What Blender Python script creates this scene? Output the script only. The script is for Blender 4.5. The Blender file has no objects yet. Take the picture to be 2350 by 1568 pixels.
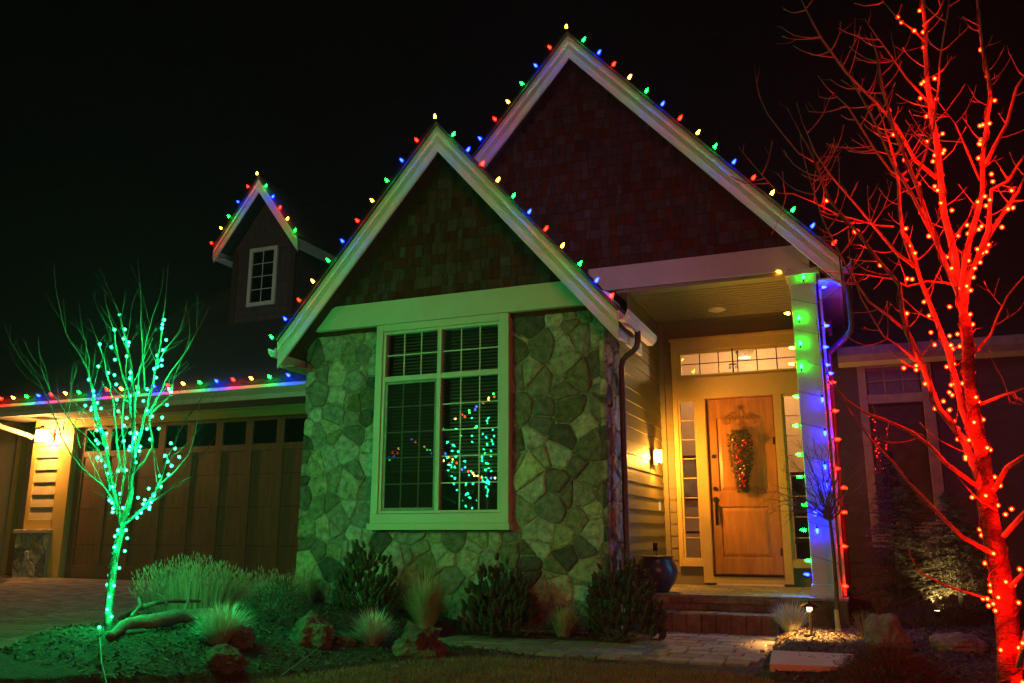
import bpy, math, random
from mathutils import Vector, Matrix, noise
rnd = random.Random(7)
SC = bpy.context.scene
COL = SC.collection

# ------------------------------------------------------------------ camera, world, key light, exposure
CAM = Vector((0, 0, 1.2)); PITCH = math.radians(12.7); YAW = math.radians(22.0)
PW, PH, PF = 2349.0, 1568.0, 1931.0
cd = bpy.data.cameras.new('camera'); cam = bpy.data.objects.new('camera', cd); COL.objects.link(cam)
cam.location = CAM; cam.rotation_euler = (math.pi/2 + PITCH, 0, YAW)
cd.sensor_width = 36; cd.lens = PF/PW*36; cd.clip_start = .05; cd.clip_end = 2000
SC.camera = cam
SC.view_settings.view_transform = 'Standard'; SC.view_settings.look = 'None'
SC.view_settings.exposure = 0; SC.view_settings.gamma = 1; SC.view_settings.use_curve_mapping = False
SC.render.engine = 'CYCLES'
SC.cycles.use_denoising = True; SC.cycles.use_light_tree = True
SC.cycles.max_bounces = 6; SC.cycles.transparent_max_bounces = 24
SC.cycles.caustics_reflective = False; SC.cycles.caustics_refractive = False
SC.cycles.sample_clamp_indirect = 4.0

HAZE = 0.0010
SKY_STRENGTH = 0.00025
w = bpy.data.worlds.new('World'); SC.world = w; w.use_nodes = True
nt = w.node_tree; nt.nodes.clear()
sky = nt.nodes.new('ShaderNodeTexSky'); sky.sky_type = 'NISHITA'; sky.sun_disc = False
sky.sun_elevation = math.radians(14); sky.sun_rotation = math.radians(165)
bg = nt.nodes.new('ShaderNodeBackground'); bg.inputs['Strength'].default_value = SKY_STRENGTH
hs = nt.nodes.new('ShaderNodeHueSaturation'); hs.inputs['Saturation'].default_value = .35
wo = nt.nodes.new('ShaderNodeOutputWorld')
nt.links.new(sky.outputs[0], hs.inputs['Color']); nt.links.new(hs.outputs[0], bg.inputs['Color']); nt.links.new(bg.outputs[0], wo.inputs['Surface'])

sl = bpy.data.lights.new('street_glow', 'SUN'); sl.energy = 0.17; sl.angle = math.radians(12); sl.color = (1, .66, .40)
so = bpy.data.objects.new('street_glow', sl); COL.objects.link(so)
so.rotation_euler = Vector((-.25, 1, -.30)).to_track_quat('-Z', 'Y').to_euler()

# ------------------------------------------------------------------ measuring helpers (photo ray -> point on a world plane)
def ray(px, py):
    x = (px-PW/2)/PF; y = -(py-PH/2)/PF
    d = Vector((x, math.cos(PITCH)-y*math.sin(PITCH), math.sin(PITCH)+y*math.cos(PITCH)))
    c, s = math.cos(YAW), math.sin(YAW)
    return Vector((d.x*c-d.y*s, d.x*s+d.y*c, d.z))
def onY(px, py, Y): d = ray(px, py); return CAM+d*((Y-CAM.y)/d.y)
def onX(px, py, X): d = ray(px, py); return CAM+d*((X-CAM.x)/d.x)
def onZ(px, py, Z): d = ray(px, py); return CAM+d*((Z-CAM.z)/d.z)

# ------------------------------------------------------------------ materials
MATS = {}
def mat(name, col, rough=.7, var=.25, scale=8, bump=.0, bscale=60, metal=0, col2=None, piece=0., spec=.3, stretch=None, hue=None, detail=6):
    if name in MATS: return MATS[name]
    m = bpy.data.materials.new(name); m.use_nodes = True; n = m.node_tree; n.nodes.clear()
    N = n.nodes.new; L = n.links.new
    out = N('ShaderNodeOutputMaterial'); p = N('ShaderNodeBsdfPrincipled'); L(p.outputs[0], out.inputs[0])
    tc = N('ShaderNodeNewGeometry'); mp = N('ShaderNodeMapping'); L(tc.outputs['Position'], mp.inputs[0])
    if stretch: mp.inputs['Scale'].default_value = stretch
    a = N('ShaderNodeTexNoise'); a.inputs['Scale'].default_value = scale; a.inputs['Detail'].default_value = detail; a.inputs['Roughness'].default_value = .62
    L(mp.outputs[0], a.inputs[0])
    r = N('ShaderNodeValToRGB'); r.color_ramp.elements[0].position = .3; r.color_ramp.elements[1].position = .7
    c = Vector(col); c2 = Vector(col2) if col2 else c*(1+var); c1 = c*(1-var) if not col2 else c
    r.color_ramp.elements[0].color = (*c1, 1); r.color_ramp.elements[1].color = (*c2, 1)
    L(a.outputs[0], r.inputs[0]); last = r.outputs[0]
    if piece:
        oi = N('ShaderNodeObjectInfo'); ad = N('ShaderNodeMath'); ad.operation = 'ADD'; fr = N('ShaderNodeMath'); fr.operation = 'FRACT'
        L(oi.outputs['Random'], ad.inputs[0]); L(tc.outputs['Random Per Island'], ad.inputs[1]); L(ad.outputs[0], fr.inputs[0])
        mr = N('ShaderNodeMapRange'); mr.inputs[3].default_value = 1-piece; mr.inputs[4].default_value = 1+piece; L(fr.outputs[0], mr.inputs[0])
        h = N('ShaderNodeHueSaturation'); L(mr.outputs[0], h.inputs['Value']); L(last, h.inputs['Color'])
        if hue:
            mu = N('ShaderNodeMath'); mu.operation = 'MULTIPLY'; mu.inputs[1].default_value = 7.31; f2 = N('ShaderNodeMath'); f2.operation = 'FRACT'
            L(fr.outputs[0], mu.inputs[0]); L(mu.outputs[0], f2.inputs[0])
            m2 = N('ShaderNodeMapRange'); m2.inputs[3].default_value = .5-hue; m2.inputs[4].default_value = .5+hue; L(f2.outputs[0], m2.inputs[0]); L(m2.outputs[0], h.inputs['Hue'])
            m3 = N('ShaderNodeMapRange'); m3.inputs[3].default_value = .4; m3.inputs[4].default_value = 1.3; L(f2.outputs[0], m3.inputs[0]); L(m3.outputs[0], h.inputs['Saturation'])
        last = h.outputs[0]
    L(last, p.inputs['Base Color'])
    p.inputs['Roughness'].default_value = rough; p.inputs['Metallic'].default_value = metal; p.inputs['Specular IOR Level'].default_value = spec
    if bump:
        b = N('ShaderNodeTexNoise'); b.inputs['Scale'].default_value = bscale; b.inputs['Detail'].default_value = 5
        L(mp.outputs[0], b.inputs[0]); bm = N('ShaderNodeBump'); bm.inputs['Strength'].default_value = bump; bm.inputs['Distance'].default_value = .02
        L(b.outputs[0], bm.inputs['Height']); L(bm.outputs[0], p.inputs['Normal'])
    MATS[name] = m; return m
def emit(name, col, e, clear=False):
    if name in MATS: return MATS[name]
    m = bpy.data.materials.new(name); m.use_nodes = True; n = m.node_tree; n.nodes.clear()
    out = n.nodes.new('ShaderNodeOutputMaterial'); em = n.nodes.new('ShaderNodeEmission')
    em.inputs[0].default_value = (*col, 1); em.inputs[1].default_value = e
    if clear:
        t = n.nodes.new('ShaderNodeBsdfTransparent'); t.inputs[0].default_value = (.9, .9, .9, 1)
        ad = n.nodes.new('ShaderNodeAddShader'); n.links.new(em.outputs[0], ad.inputs[0]); n.links.new(t.outputs[0], ad.inputs[1]); n.links.new(ad.outputs[0], out.inputs[0])
        m.cycles.emission_sampling = 'NONE'
    else: n.links.new(em.outputs[0], out.inputs[0])
    MATS[name] = m; return m
def glass(name, tint=(.9, .95, .92), refl=1.0, rough=0.0):
    m = bpy.data.materials.new(name); m.use_nodes = True; n = m.node_tree; n.nodes.clear()
    N = n.nodes.new; L = n.links.new
    out = N('ShaderNodeOutputMaterial'); t = N('ShaderNodeBsdfTransparent'); t.inputs[0].default_value = (*tint, 1)
    g = N('ShaderNodeBsdfGlossy'); g.inputs['Roughness'].default_value = rough; g.inputs['Color'].default_value = (refl, refl, refl, 1)
    f = N('ShaderNodeFresnel'); f.inputs[0].default_value = 1.75; mx = N('ShaderNodeMixShader')
    L(f.outputs[0], mx.inputs[0]); L(t.outputs[0], mx.inputs[1]); L(g.outputs[0], mx.inputs[2]); L(mx.outputs[0], out.inputs[0])
    MATS[name] = m; return m

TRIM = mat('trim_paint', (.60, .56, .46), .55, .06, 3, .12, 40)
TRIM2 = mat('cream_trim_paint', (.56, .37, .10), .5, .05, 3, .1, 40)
SHING = mat('cedar_shingle', (.080, .023, .014), .85, .35, 5, .5, 70, piece=.24, hue=.01, stretch=(3, 3, .6))
ROOF = mat('roof_asphalt', (.035, .036, .035), .95, .4, 30, .6, 90)
STONE = mat('field_stone', (.28, .235, .18), .9, .5, 12, 1.0, 26, piece=.72, hue=.045)
MORT = mat('mortar', (.34, .30, .25), .95, .2, 20, .6, 80)
SIDE = mat('lap_siding', (.19, .145, .06), .6, .08, 4, .15, 60, piece=.05, stretch=(.4, .4, 6))
SIDED = mat('brown_siding', (.065, .036, .032), .7, .15, 4, .15, 60, piece=.06)
GDOOR = mat('garage_wood', (.15, .068, .032), .6, .25, 6, .25, 50, stretch=(4, 4, .4), piece=.08)
GSIDE = mat('garage_siding', (.42, .33, .19), .6, .06, 4, .15, 60, piece=.05)
ALDER = mat('alder_wood', (.29, .10, .012), .38, .35, 4, .15, 30, col2=(.50, .20, .024), stretch=(3, 3, .5), spec=.5, piece=.06)
BRONZE = mat('dark_bronze', (.035, .028, .022), .4, .2, 20, metal=.8)
SPOUT = mat('brown_metal', (.10, .055, .04), .4, .1, 10, metal=.3)
DARK = mat('dark_interior', (.02, .018, .016), .9)
SLAT = mat('blind_slat', (.30, .24, .18), .6, .1, 10, piece=.08)
PAVER = mat('paver', (.23, .185, .145), .85, .3, 14, .6, 60, piece=.28, hue=.02)
BRICK = mat('step_brick', (.20, .14, .105), .85, .35, 16, .7, 50, piece=.3)
SANDJ = mat('joint_sand', (.08, .065, .05), .95, .3, 40, .5, 90)
MULCH = mat('mulch', (.028, .020, .014), .95, .6, 35, 1.0, 60, col2=(.055, .042, .028))
CHIP = mat('bark_chip', (.10, .068, .04), .9, .35, 20, piece=.55)
LAWN = mat('dry_lawn', (.10, .095, .045), .95, .5, 20, .8, 60)
BLADE = mat('lawn_blade', (.20, .17, .075), .8, .3, 3, piece=.45, hue=.03)
BARK = mat('pale_bark', (.022, .019, .016), .8, .3, 13, .9, 55, stretch=(1, 1, 2.6), col2=(.115, .10, .088))
BARKD = mat('dark_bark', (.12, .09, .065), .85, .3, 18, .4, 50)
BARKG = mat('grey_bark', (.030, .028, .022), .8, .25, 16, .8, 50, stretch=(1, 1, 2.2), col2=(.10, .092, .07))
WIRE = mat('green_wire', (.02, .03, .02), .6)
WIREB = mat('brown_wire', (.045, .02, .015), .6)
GRASSB = mat('blue_oat_grass', (.52, .56, .46), .7, .2, 4, piece=.35)
GRASST = mat('straw_grass', (.42, .38, .22), .7, .25, 4, piece=.35)
LAV = mat('lavender_stem', (.38, .42, .31), .8, .25, 4, piece=.35)
PINE = mat('pine_needle', (.06, .072, .032), .75, .3, 6, piece=.4)
JUNI = mat('juniper_needle', (.05, .07, .045), .75, .3, 6, piece=.4)
ROCK = mat('lava_rock', (.085, .035, .025), .95, .45, 5, 1.0, 40, col2=(.15, .14, .11))
ROCKG = mat('grey_boulder', (.20, .18, .18), .9, .3, 9, .9, 30)
WOOD = mat('driftwood', (.15, .13, .10), .8, .35, 7, .7, 40, stretch=(.7, 1.4, 3))
CONC = mat('tan_concrete', (.46, .38, .29), .8, .12, 12, .3, 70, stretch=(1, 6, 1))
POT = mat('glazed_pot', (.018, .022, .055), .3, .5, 7, .1, 30, spec=.4, col2=(.07, .03, .03))
WALLP = mat('hall_plaster', (.62, .50, .36), .8, .05, 3)
GLASS = glass('window_glass'); GLASSD = glass('porch_glass', (.92, .9, .85), .9)
# ------------------------------------------------------------------ mesh builder
class MB:
    def __init__(s): s.v = []; s.f = []; s.mi = []
    def face(s, pts, mi=0):
        b = len(s.v); s.v += [tuple(p) for p in pts]; s.f.append(tuple(range(b, b+len(pts)))); s.mi.append(mi)
    def box(s, x0, x1, y0, y1, z0, z1, bev=0, mi=0, M=None):
        if x0 > x1: x0, x1 = x1, x0
        if y0 > y1: y0, y1 = y1, y0
        if z0 > z1: z0, z1 = z1, z0
        b = len(s.v)
        if bev and min(x1-x0, y1-y0, z1-z0) > 2.2*bev:
            # bevelled box: 24 verts
            vs = []
            for sx in (0, 1):
                for sy in (0, 1):
                    for sz in (0, 1):
                        X = (x0, x1)[sx]; Y = (y0, y1)[sy]; Z = (z0, z1)[sz]
                        ix = X+(bev if sx == 0 else -bev); iy = Y+(bev if sy == 0 else -bev); iz = Z+(bev if sz == 0 else -bev)
                        vs += [(X, iy, iz), (ix, Y, iz), (ix, iy, Z)]
            k = lambda a, b_, c, q: b+(a*4+b_*2+c)*3+q
            F = []
            for a in (0, 1):
                F.append([k(a, 0, 0, 0), k(a, 0, 1, 0), k(a, 1, 1, 0), k(a, 1, 0, 0)][::(1 if a == 0 else -1)])
                F.append([k(0, a, 0, 1), k(1, a, 0, 1), k(1, a, 1, 1), k(0, a, 1, 1)][::(1 if a == 0 else -1)])
                F.append([k(0, 0, a, 2), k(0, 1, a, 2), k(1, 1, a, 2), k(1, 0, a, 2)][::(1 if a == 0 else -1)])
            for i in (0, 1):
                for j in (0, 1):
                    e = 1 if (i+j) % 2 == 0 else -1
                    F.append([k(i, j, 0, 0), k(i, j, 0, 1), k(i, j, 1, 1), k(i, j, 1, 0)][::e])
                    F.append([k(i, 0, j, 2), k(i, 0, j, 0), k(i, 1, j, 0), k(i, 1, j, 2)][::e])
                    F.append([k(0, i, j, 1), k(0, i, j, 2), k(1, i, j, 2), k(1, i, j, 1)][::e])
                    for l in (0, 1):
                        F.append([k(i, j, l, 0), k(i, j, l, 1), k(i, j, l, 2)])
        else:
            vs = [(x, y, z) for x in (x0, x1) for y in (y0, y1) for z in (z0, z1)]
            F = [[b+i for i in q] for q in ((0, 1, 3, 2), (4, 6, 7, 5), (0, 4, 5, 1), (2, 3, 7, 6), (0, 2, 6, 4), (1, 5, 7, 3))]
        if M is not None: vs = [tuple(M @ Vector(q)) for q in vs]
        s.v += vs; s.f += [tuple(q) for q in F]; s.mi += [mi]*len(F)
    def prism(s, poly, d, mi=0):
        """extrude a 3D polygon along d"""
        n = len(poly); b = len(s.v); d = Vector(d)
        s.v += [tuple(p) for p in poly]+[tuple(Vector(p)+d) for p in poly]
        s.f.append(tuple(b+i for i in range(n))); s.f.append(tuple(b+n+i for i in reversed(range(n)))); s.mi += [mi, mi]
        for i in range(n):
            j = (i+1) % n; s.f.append((b+i, b+n+i, b+n+j, b+j)); s.mi.append(mi)
    def tube(s, pts, rad, n=6, cap=True, mi=0):
        pts = [Vector(p) for p in pts]; m = len(pts)
        if not hasattr(rad, '__len__'): rad = [rad]*m
        b = len(s.v); up = None
        for i, p in enumerate(pts):
            t = (pts[min(i+1, m-1)]-pts[max(i-1, 0)])
            if t.length < 1e-9: t = Vector((0, 0, 1))
            t.normalize()
            if up is None: up = t.orthogonal().normalized()
            else:
                up = up-t*up.dot(t)
                up = up.normalized() if up.length > 1e-6 else t.orthogonal().normalized()
            sd = t.cross(up)
            for k in range(n):
                a = 2*math.pi*k/n; s.v.append(tuple(p+(up*math.cos(a)+sd*math.sin(a))*rad[i]))
        for i in range(m-1):
            for k in range(n):
                k2 = (k+1) % n; s.f.append((b+i*n+k, b+i*n+k2, b+(i+1)*n+k2, b+(i+1)*n+k)); s.mi.append(mi)
        if cap:
            s.f.append(tuple(b+k for k in reversed(range(n)))); s.f.append(tuple(b+(m-1)*n+k for k in range(n))); s.mi += [mi, mi]
    def lathe(s, prof, c, n=24, mi=0):
        b = len(s.v); c = Vector(c)
        for r, z in prof:
            for k in range(n):
                a = 2*math.pi*k/n; s.v.append((c.x+r*math.cos(a), c.y+r*math.sin(a), c.z+z))
        for i in range(len(prof)-1):
            for k in range(n):
                k2 = (k+1) % n; s.f.append((b+i*n+k, b+i*n+k2, b+(i+1)*n+k2, b+(i+1)*n+k)); s.mi.append(mi)
    def mesh(s, name, mats, smooth=False):
        me = bpy.data.meshes.new(name); me.from_pydata(s.v, [], s.f)
        for m in (mats if isinstance(mats, (list, tuple)) else [mats]): me.materials.append(m)
        me.polygons.foreach_set('material_index', s.mi)
        if smooth: me.polygons.foreach_set('use_smooth', [True]*len(s.f))
        me.update(); return me
    def build(s, name, mats, parent=None, smooth=False):
        return link(name, s.mesh(name, mats, smooth), parent)
WT = {}
def link(name, me, parent=None, loc=None, rot=None):
    o = bpy.data.objects.new(name, me); COL.objects.link(o)
    off = WT.get(parent.name, Vector((0, 0, 0))) if parent else Vector((0, 0, 0))
    if parent:
        o.parent = parent
        if off.length: o.matrix_parent_inverse = Matrix.Translation(-off)
    if loc is not None: o.location = loc
    if rot is not None: o.rotation_euler = rot
    if parent and parent.type == 'MESH' and off.length and loc is None: pass
    WT[o.name] = Vector(loc) if loc is not None else Vector((0, 0, 0))
    return o
def tag(o, label=None, cat=None, group=None, kind=None):
    if label: o['label'] = label
    if cat: o['category'] = cat
    if group: o['group'] = group
    if kind: o['kind'] = kind
    return o
def thing(name, label, cat, loc=(0, 0, 0), group=None):
    o = bpy.data.objects.new(name, None); COL.objects.link(o); o.location = loc; o.empty_display_size = .2
    WT[o.name] = Vector(loc)
    return tag(o, label, cat, group)
def boxo(name, m, parent, *a, bev=.004):
    b = MB(); b.box(*a, bev=bev); return b.build(name, m, parent)
def lerp(a, b, t): return a+(b-a)*t
def clamp(t): return max(0., min(1., t))
def sstep(a, b, x): t = clamp((x-a)/(b-a)); return t*t*(3-2*t)
def pin(x, y, poly):
    c = False; n = len(poly)
    for i in range(n):
        x1, y1 = poly[i]; x2, y2 = poly[(i+1) % n]
        if (y1 > y) != (y2 > y) and x < (x2-x1)*(y-y1)/(y2-y1)+x1: c = not c
    return c
def interp(tab, t):
    if t <= tab[0][0]: return tab[0][1]
    for (a, u), (b, v) in zip(tab, tab[1:]):
        if t <= b: return lerp(u, v, (t-a)/(b-a))
    return tab[-1][1]

# ================================================================== GROUND
EDGE = [(2, -5.0), (4, -6.0), (5.2, -6.6), (6.4, -7.1), (8.3, -7.9), (10, -7.95), (12.4, -7.4)]      # driveway / bed border, x by y
def xe(y): return interp(EDGE, y)+.06*math.sin(y*3.1)
def zdrive(y): return .33-.034*(12.3-y)
PATH = [(-4.9, 9.30), (-4.0, 9.42), (-3.1, 9.40), (-2.5, 9.38), (-2.34, 9.9), (-2.32, 10.7), (-1.0, 10.7), (-.93, 9.5), (-.90, 8.2), (-1.35, 8.08), (-2.0, 8.05), (-2.8, 8.10), (-3.55, 8.30), (-4.15, 8.45), (-4.9, 8.75)]
LAWNE = [(-9, 1.0), (-5.8, 2.8), (-5.0, 4.6), (-4.55, 5.9), (-4.25, 6.7), (-3.95, 7.3), (-3.6, 7.72), (-3.0, 7.85), (-2.2, 7.80), (-1.4, 7.72), (-.85, 7.55), (-.5, 6.9), (-.2, 5.5), (.2, 3.4), (.6, 2)]
def ylawn(x): return interp(LAWNE, x)
def zbed(x, y):
    z = .02+.26*sstep(-3.7, -5.9, x)+.06*sstep(-5.2, -6.6, x)*sstep(8.4, 6, y)
    z += .10*sstep(-1.0, -.7, x)*sstep(7.0, 7.6, y)+.30*sstep(-.2, 2.4, x)*sstep(8.0, 13, y)
    z += .05*noise.noise(Vector((x*.8, y*.8, 3)))+.015*noise.noise(Vector((x*4, y*4, 1)))
    return z
def zgr(x, y):
    if x < xe(y): return zdrive(y)
    if y < ylawn(x): return .03
    return zbed(x, y)
def zmul(x, y):
    z = zbed(x, y)
    d = x-xe(y)
    if d < .25: z = lerp(zdrive(y)-.12, z, sstep(-.12, .25, d))
    if pin(x, y, PATH): z = -.06
    if y > 10.6 and -2.42 < x < -.2: z = -.06
    if y < ylawn(x)+.12: z = lerp(z, -.03, sstep(.9 if x < -4.2 else .15, -.1, y-ylawn(x)))
    return z
g = MB(); st = .055
nx = int((6.5+8.6)/st); ny = int((15.5-2.5)/st)
for j in range(ny+1):
    for i in range(nx+1):
        x = -8.6+i*st; y = 2.5+j*st
        g.v.append((x, y, zmul(x, y)+.010*noise.noise(Vector((x*13, y*13, 0)))))
for j in range(ny):
    for i in range(nx):
        a = j*(nx+1)+i; g.f.append((a, a+1, a+nx+2, a+nx+1)); g.mi.append(0)
tag(g.build('garden_bed_ground', MULCH, smooth=True), kind='structure')
g = MB(); g.face([(-400, -400, -.16), (400, -400, -.16), (400, 400, -.16), (-400, 400, -.16)])
tag(g.build('ground', mat('far_ground', (.06, .06, .035), .95, .4, 2)), kind='structure')
# lawn sheet + blades
g = MB(); stp = .2; xs = [-9+i*stp for i in range(int(10/stp)+1)]
for x in xs:
    e = ylawn(x)+.03*math.sin(x*9)
    for k in range(6): g.v.append((x, lerp(-3, e, k/5), .028-(.05 if k == 5 else 0)))
for i in range(len(xs)-1):
    for k in range(5):
        a = i*6+k; g.f.append((a, a+6, a+7, a+1)); g.mi.append(0)
tag(g.build('lawn', LAWN, smooth=True), kind='structure')
def blade(mb, p, az, h, lean, wd, curve=.5, seg=2, mi=0):
    d = Vector((math.cos(az), math.sin(az), 0)); sd = Vector((-d.y, d.x, 0))*wd
    q = p; pts = [p]; ang = lean
    for k in range(seg):
        q = q+(d*math.sin(ang)+Vector((0, 0, math.cos(ang))))*(h/seg); pts.append(q); ang += curve*(1.0/seg)*(1+k*.6)
    b = len(mb.v)
    for k, q in enumerate(pts[:-1]):
        s_ = 1-k/seg*.6; mb.v += [tuple(q-sd*s_), tuple(q+sd*s_)]
    mb.v.append(tuple(pts[-1]))
    for k in range(seg-1): mb.f.append((b+2*k, b+2*k+1, b+2*k+3, b+2*k+2)); mb.mi.append(mi)
    e = b+2*(seg-1); mb.f.append((e, e+1, e+2)); mb.mi.append(mi)
g = MB(); n = 0
while n < 70000:
    x = rnd.uniform(-5.2, .35); y = rnd.uniform(4.9, 7.95)
    if y > ylawn(x)+.03*math.sin(x*9)+rnd.uniform(-.03, .02): n += .2; continue
    blade(g, Vector((x, y, .02)), rnd.uniform(0, 6.28), rnd.uniform(.025, .06), rnd.uniform(0, .8), .0028, .9, 2); n += 1
tag(g.build('lawn_grass', BLADE), 'short dry yellow green lawn grass along the bottom of the photo', 'grass', kind='stuff')
# mulch chips
g = MB()
for i in range(34000):
    if rnd.random() < .6: x = rnd.uniform(-7.9, -2.3); y = rnd.uniform(4.6, 10)
    else: x = rnd.uniform(-1.0, 2.2); y = rnd.uniform(6.0, 12.5)
    if pin(x, y, PATH) or y < ylawn(x)+.06 or x < xe(y)+.04: continue
    z = zmul(x, y)+.006
    L = rnd.uniform(.012, .04)*(1.0 if y > 8 else .8); W_ = rnd.uniform(.004, .010); a = rnd.uniform(0, 6.28)
    u = Vector((math.cos(a), math.sin(a), rnd.uniform(-.5, .6)))*L; v_ = Vector((-math.sin(a), math.cos(a), rnd.uniform(-.5, .5)))*W_
    c = Vector((x, y, z+abs(u.z)*.6)); b = len(g.v)
    g.v += [tuple(c-u-v_), tuple(c+u-v_*.4), tuple(c+u*.7+v_), tuple(c-u*.8+v_)]; g.f.append((b, b+1, b+2, b+3)); g.mi.append(0)
tag(g.build('bark_mulch', CHIP), 'loose bark mulch chips covering the garden beds', 'mulch', kind='stuff')
# driveway: joint sheet + pavers
drv = MB()
ys = [2, 4, 6, 8, 10, 12.6]
for y in ys: drv.v += [(-40, y, zdrive(y)-.012), (-6.4 if y < 8 else -7.0, y, zdrive(y)-.012)]
for i in range(len(ys)-1): drv.f.append((2*i, 2*i+1, 2*i+3, 2*i+2)); drv.mi.append(0)
driveway = tag(drv.build('driveway', SANDJ), kind='structure')
pv = []
y = 5.4; row = 0
while y < 12.2:
    x = -16.8+(row % 2)*.11
    while x < xe(y)-.02:
        wd = .22
        if CAM.x+x > -.98*y-3.6: pv.append((x, y, wd))
        x += wd
    y += .15; row += 1
def paver_mesh(wx, wy, h=.03, bev=.006, name='paver', m=PAVER):
    b = MB(); b.box(-wx/2, wx/2, -wy/2, wy/2, -h, 0, bev=bev); return b.mesh(name, m)
pme = paver_mesh(.212, .142)
pv.sort(key=lambda q: q[1]+abs(q[0]+8)*.35)
for (x, y, wd) in pv[:290]:
    link('paver', pme, driveway, (x+.1, y, zdrive(y)+rnd.uniform(-.002, .003)), (rnd.uniform(-.01, .01)+.034, rnd.uniform(-.012, .012), rnd.uniform(-.01, .01)))
g = MB()
for (x, y, wd) in pv[290:]:
    M = Matrix.Translation((x+.1, y, zdrive(y)+rnd.uniform(-.003, .003))) @ Matrix.Rotation(.034+rnd.uniform(-.01, .01), 4, 'X') @ Matrix.Rotation(rnd.uniform(-.012, .012), 4, 'Y')
    g.box(-.106, .106, -.071, .071, -.03, 0, M=M)
o = g.build('paver_field', PAVER, driveway); o['kind'] = 'stuff'
# front path
g = MB(); g.prism([(x, y, -.09) for x, y in reversed(PATH)], (0, 0, .085)); path = tag(g.build('path', SANDJ), kind='structure')
sizes = [(.24, .27), (.17, .27), (.32, .27)]
ms = {s_: paver_mesh(s_[0]-.012, s_[1]-.012, .05, .008) for s_ in sizes}
cnt = 0; y = 8.02; row = 0
while y < 10.66:
    x = -4.95+rnd.uniform(0, .15)
    while x < -.8:
        s_ = sizes[rnd.choice((0, 0, 1, 2))]; cx = x+s_[0]/2; cy = y+.135
        if all(pin(cx+a*s_[0]*.42, cy+b*.11, PATH) for a in (-1, 1) for b in (-1, 1)) and cnt < 298:
            link('paver', ms[s_], path, (cx, cy, .018+rnd.uniform(-.004, .004)), (rnd.uniform(-.012, .012), rnd.uniform(-.012, .012), rnd.uniform(-.01, .01))); cnt += 1
        x += s_[0]
    y += .27; row += 1

# ================================================================== HOUSE
house = thing('house', 'gabled house with stone front wall, brown shingle gables and lit porch', 'house', (-4, 11, 0))
XL, XR, YS = -7.13, -2.72, 9.8           # stone bay
GS = 1.165; AX, AZ = -4.85, 6.56; YB = 9.3      # stone gable: slope, apex, barge plane
MS = 1.125; MX, MZ = -3.46, 8.48; YM = 10.8; YW = 11.14    # main gable
# backing walls
g = MB()
g.prism([(XL+.04, YS+.05, -.1), (XR-.06, YS+.05, -.1), (XR-.06, YS+.05, 1.2), (XL+.04, YS+.05, 1.2)], (0, .08, 0))
g.prism([(XL+.04, YS+.05, 1.2), (-5.90, YS+.05, 1.2), (-5.90, YS+.05, 4.2), (XL+.04, YS+.05, 4.2)], (0, .08, 0))
g.prism([(-4.0, YS+.05, 1.2), (XR-.06, YS+.05, 1.2), (XR-.06, YS+.05, 4.2), (-4.0, YS+.05, 4.2)], (0, .08, 0))
g.prism([(XR-.10, YS+.05, -.1), (XR-.10, YS+1.0, -.1), (XR-.10, YS+1.0, 4.2), (XR-.10, YS+.05, 4.2)], (.04, 0, 0))
g.prism([(XL+.04, YS+.05, -.1), (XL+.04, 12.6, -.1), (XL+.04, 12.6, 4.2), (XL+.04, YS+.05, 4.2)], (.05, 0, 0))
stonewall = g.build('stone_wall', MORT, house)
# Voronoi field stones
def clip(poly, a, b, c):     # keep a*x+b*y<=c
    out = []; n = len(poly)
    for i in range(n):
        p, q = poly[i], poly[(i+1) % n]; dp = a*p[0]+b*p[1]-c; dq = a*q[0]+b*q[1]-c
        if dp <= 0: out.append(p)
        if dp*dq < 0:
            t = dp/(dp-dq); out.append((p[0]+(q[0]-p[0])*t, p[1]+(q[1]-p[1])*t))
    return out
def area(p): return abs(sum(p[i][0]*p[(i+1) % len(p)][1]-p[(i+1) % len(p)][0]*p[i][1] for i in range(len(p)))/2)
def cells(u0, u1, v0, v1, su, sv, jit=.60):
    seeds = []; v = v0-sv; r = 0
    while v < v1+sv:
        u = u0-su+(r % 2)*su/2
        while u < u1+su:
            if rnd.random() > .10: seeds.append((u+rnd.uniform(-jit, jit)*su, v+rnd.uniform(-jit, jit)*sv, rnd.choice((0, 0, .006, .014, -.006, .02))))
            u += su
        v += sv; r += 1
    out = []
    for i, (sx, sy, sw_) in enumerate(seeds):
        p = [(max(u0, sx-1), max(v0, sy-1)), (min(u1, sx+1), max(v0, sy-1)), (min(u1, sx+1), min(v1, sy+1)), (max(u0, sx-1), min(v1, sy+1))]
        if sx < u0-.6 or sx > u1+.6 or sy < v0-.6 or sy > v1+.6: continue
        for j, (tx, ty, tw_) in enumerate(seeds):
            if j == i or abs(tx-sx) > 1 or abs(ty-sy) > 1: continue
            a, b = tx-sx, ty-sy; p = clip(p, a, b, (tx*tx+ty*ty-tw_-sx*sx-sy*sy+sw_)/2)
            if len(p) < 3: break
        if len(p) >= 3 and area(p) > .004: out.append(p)
    return out
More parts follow.
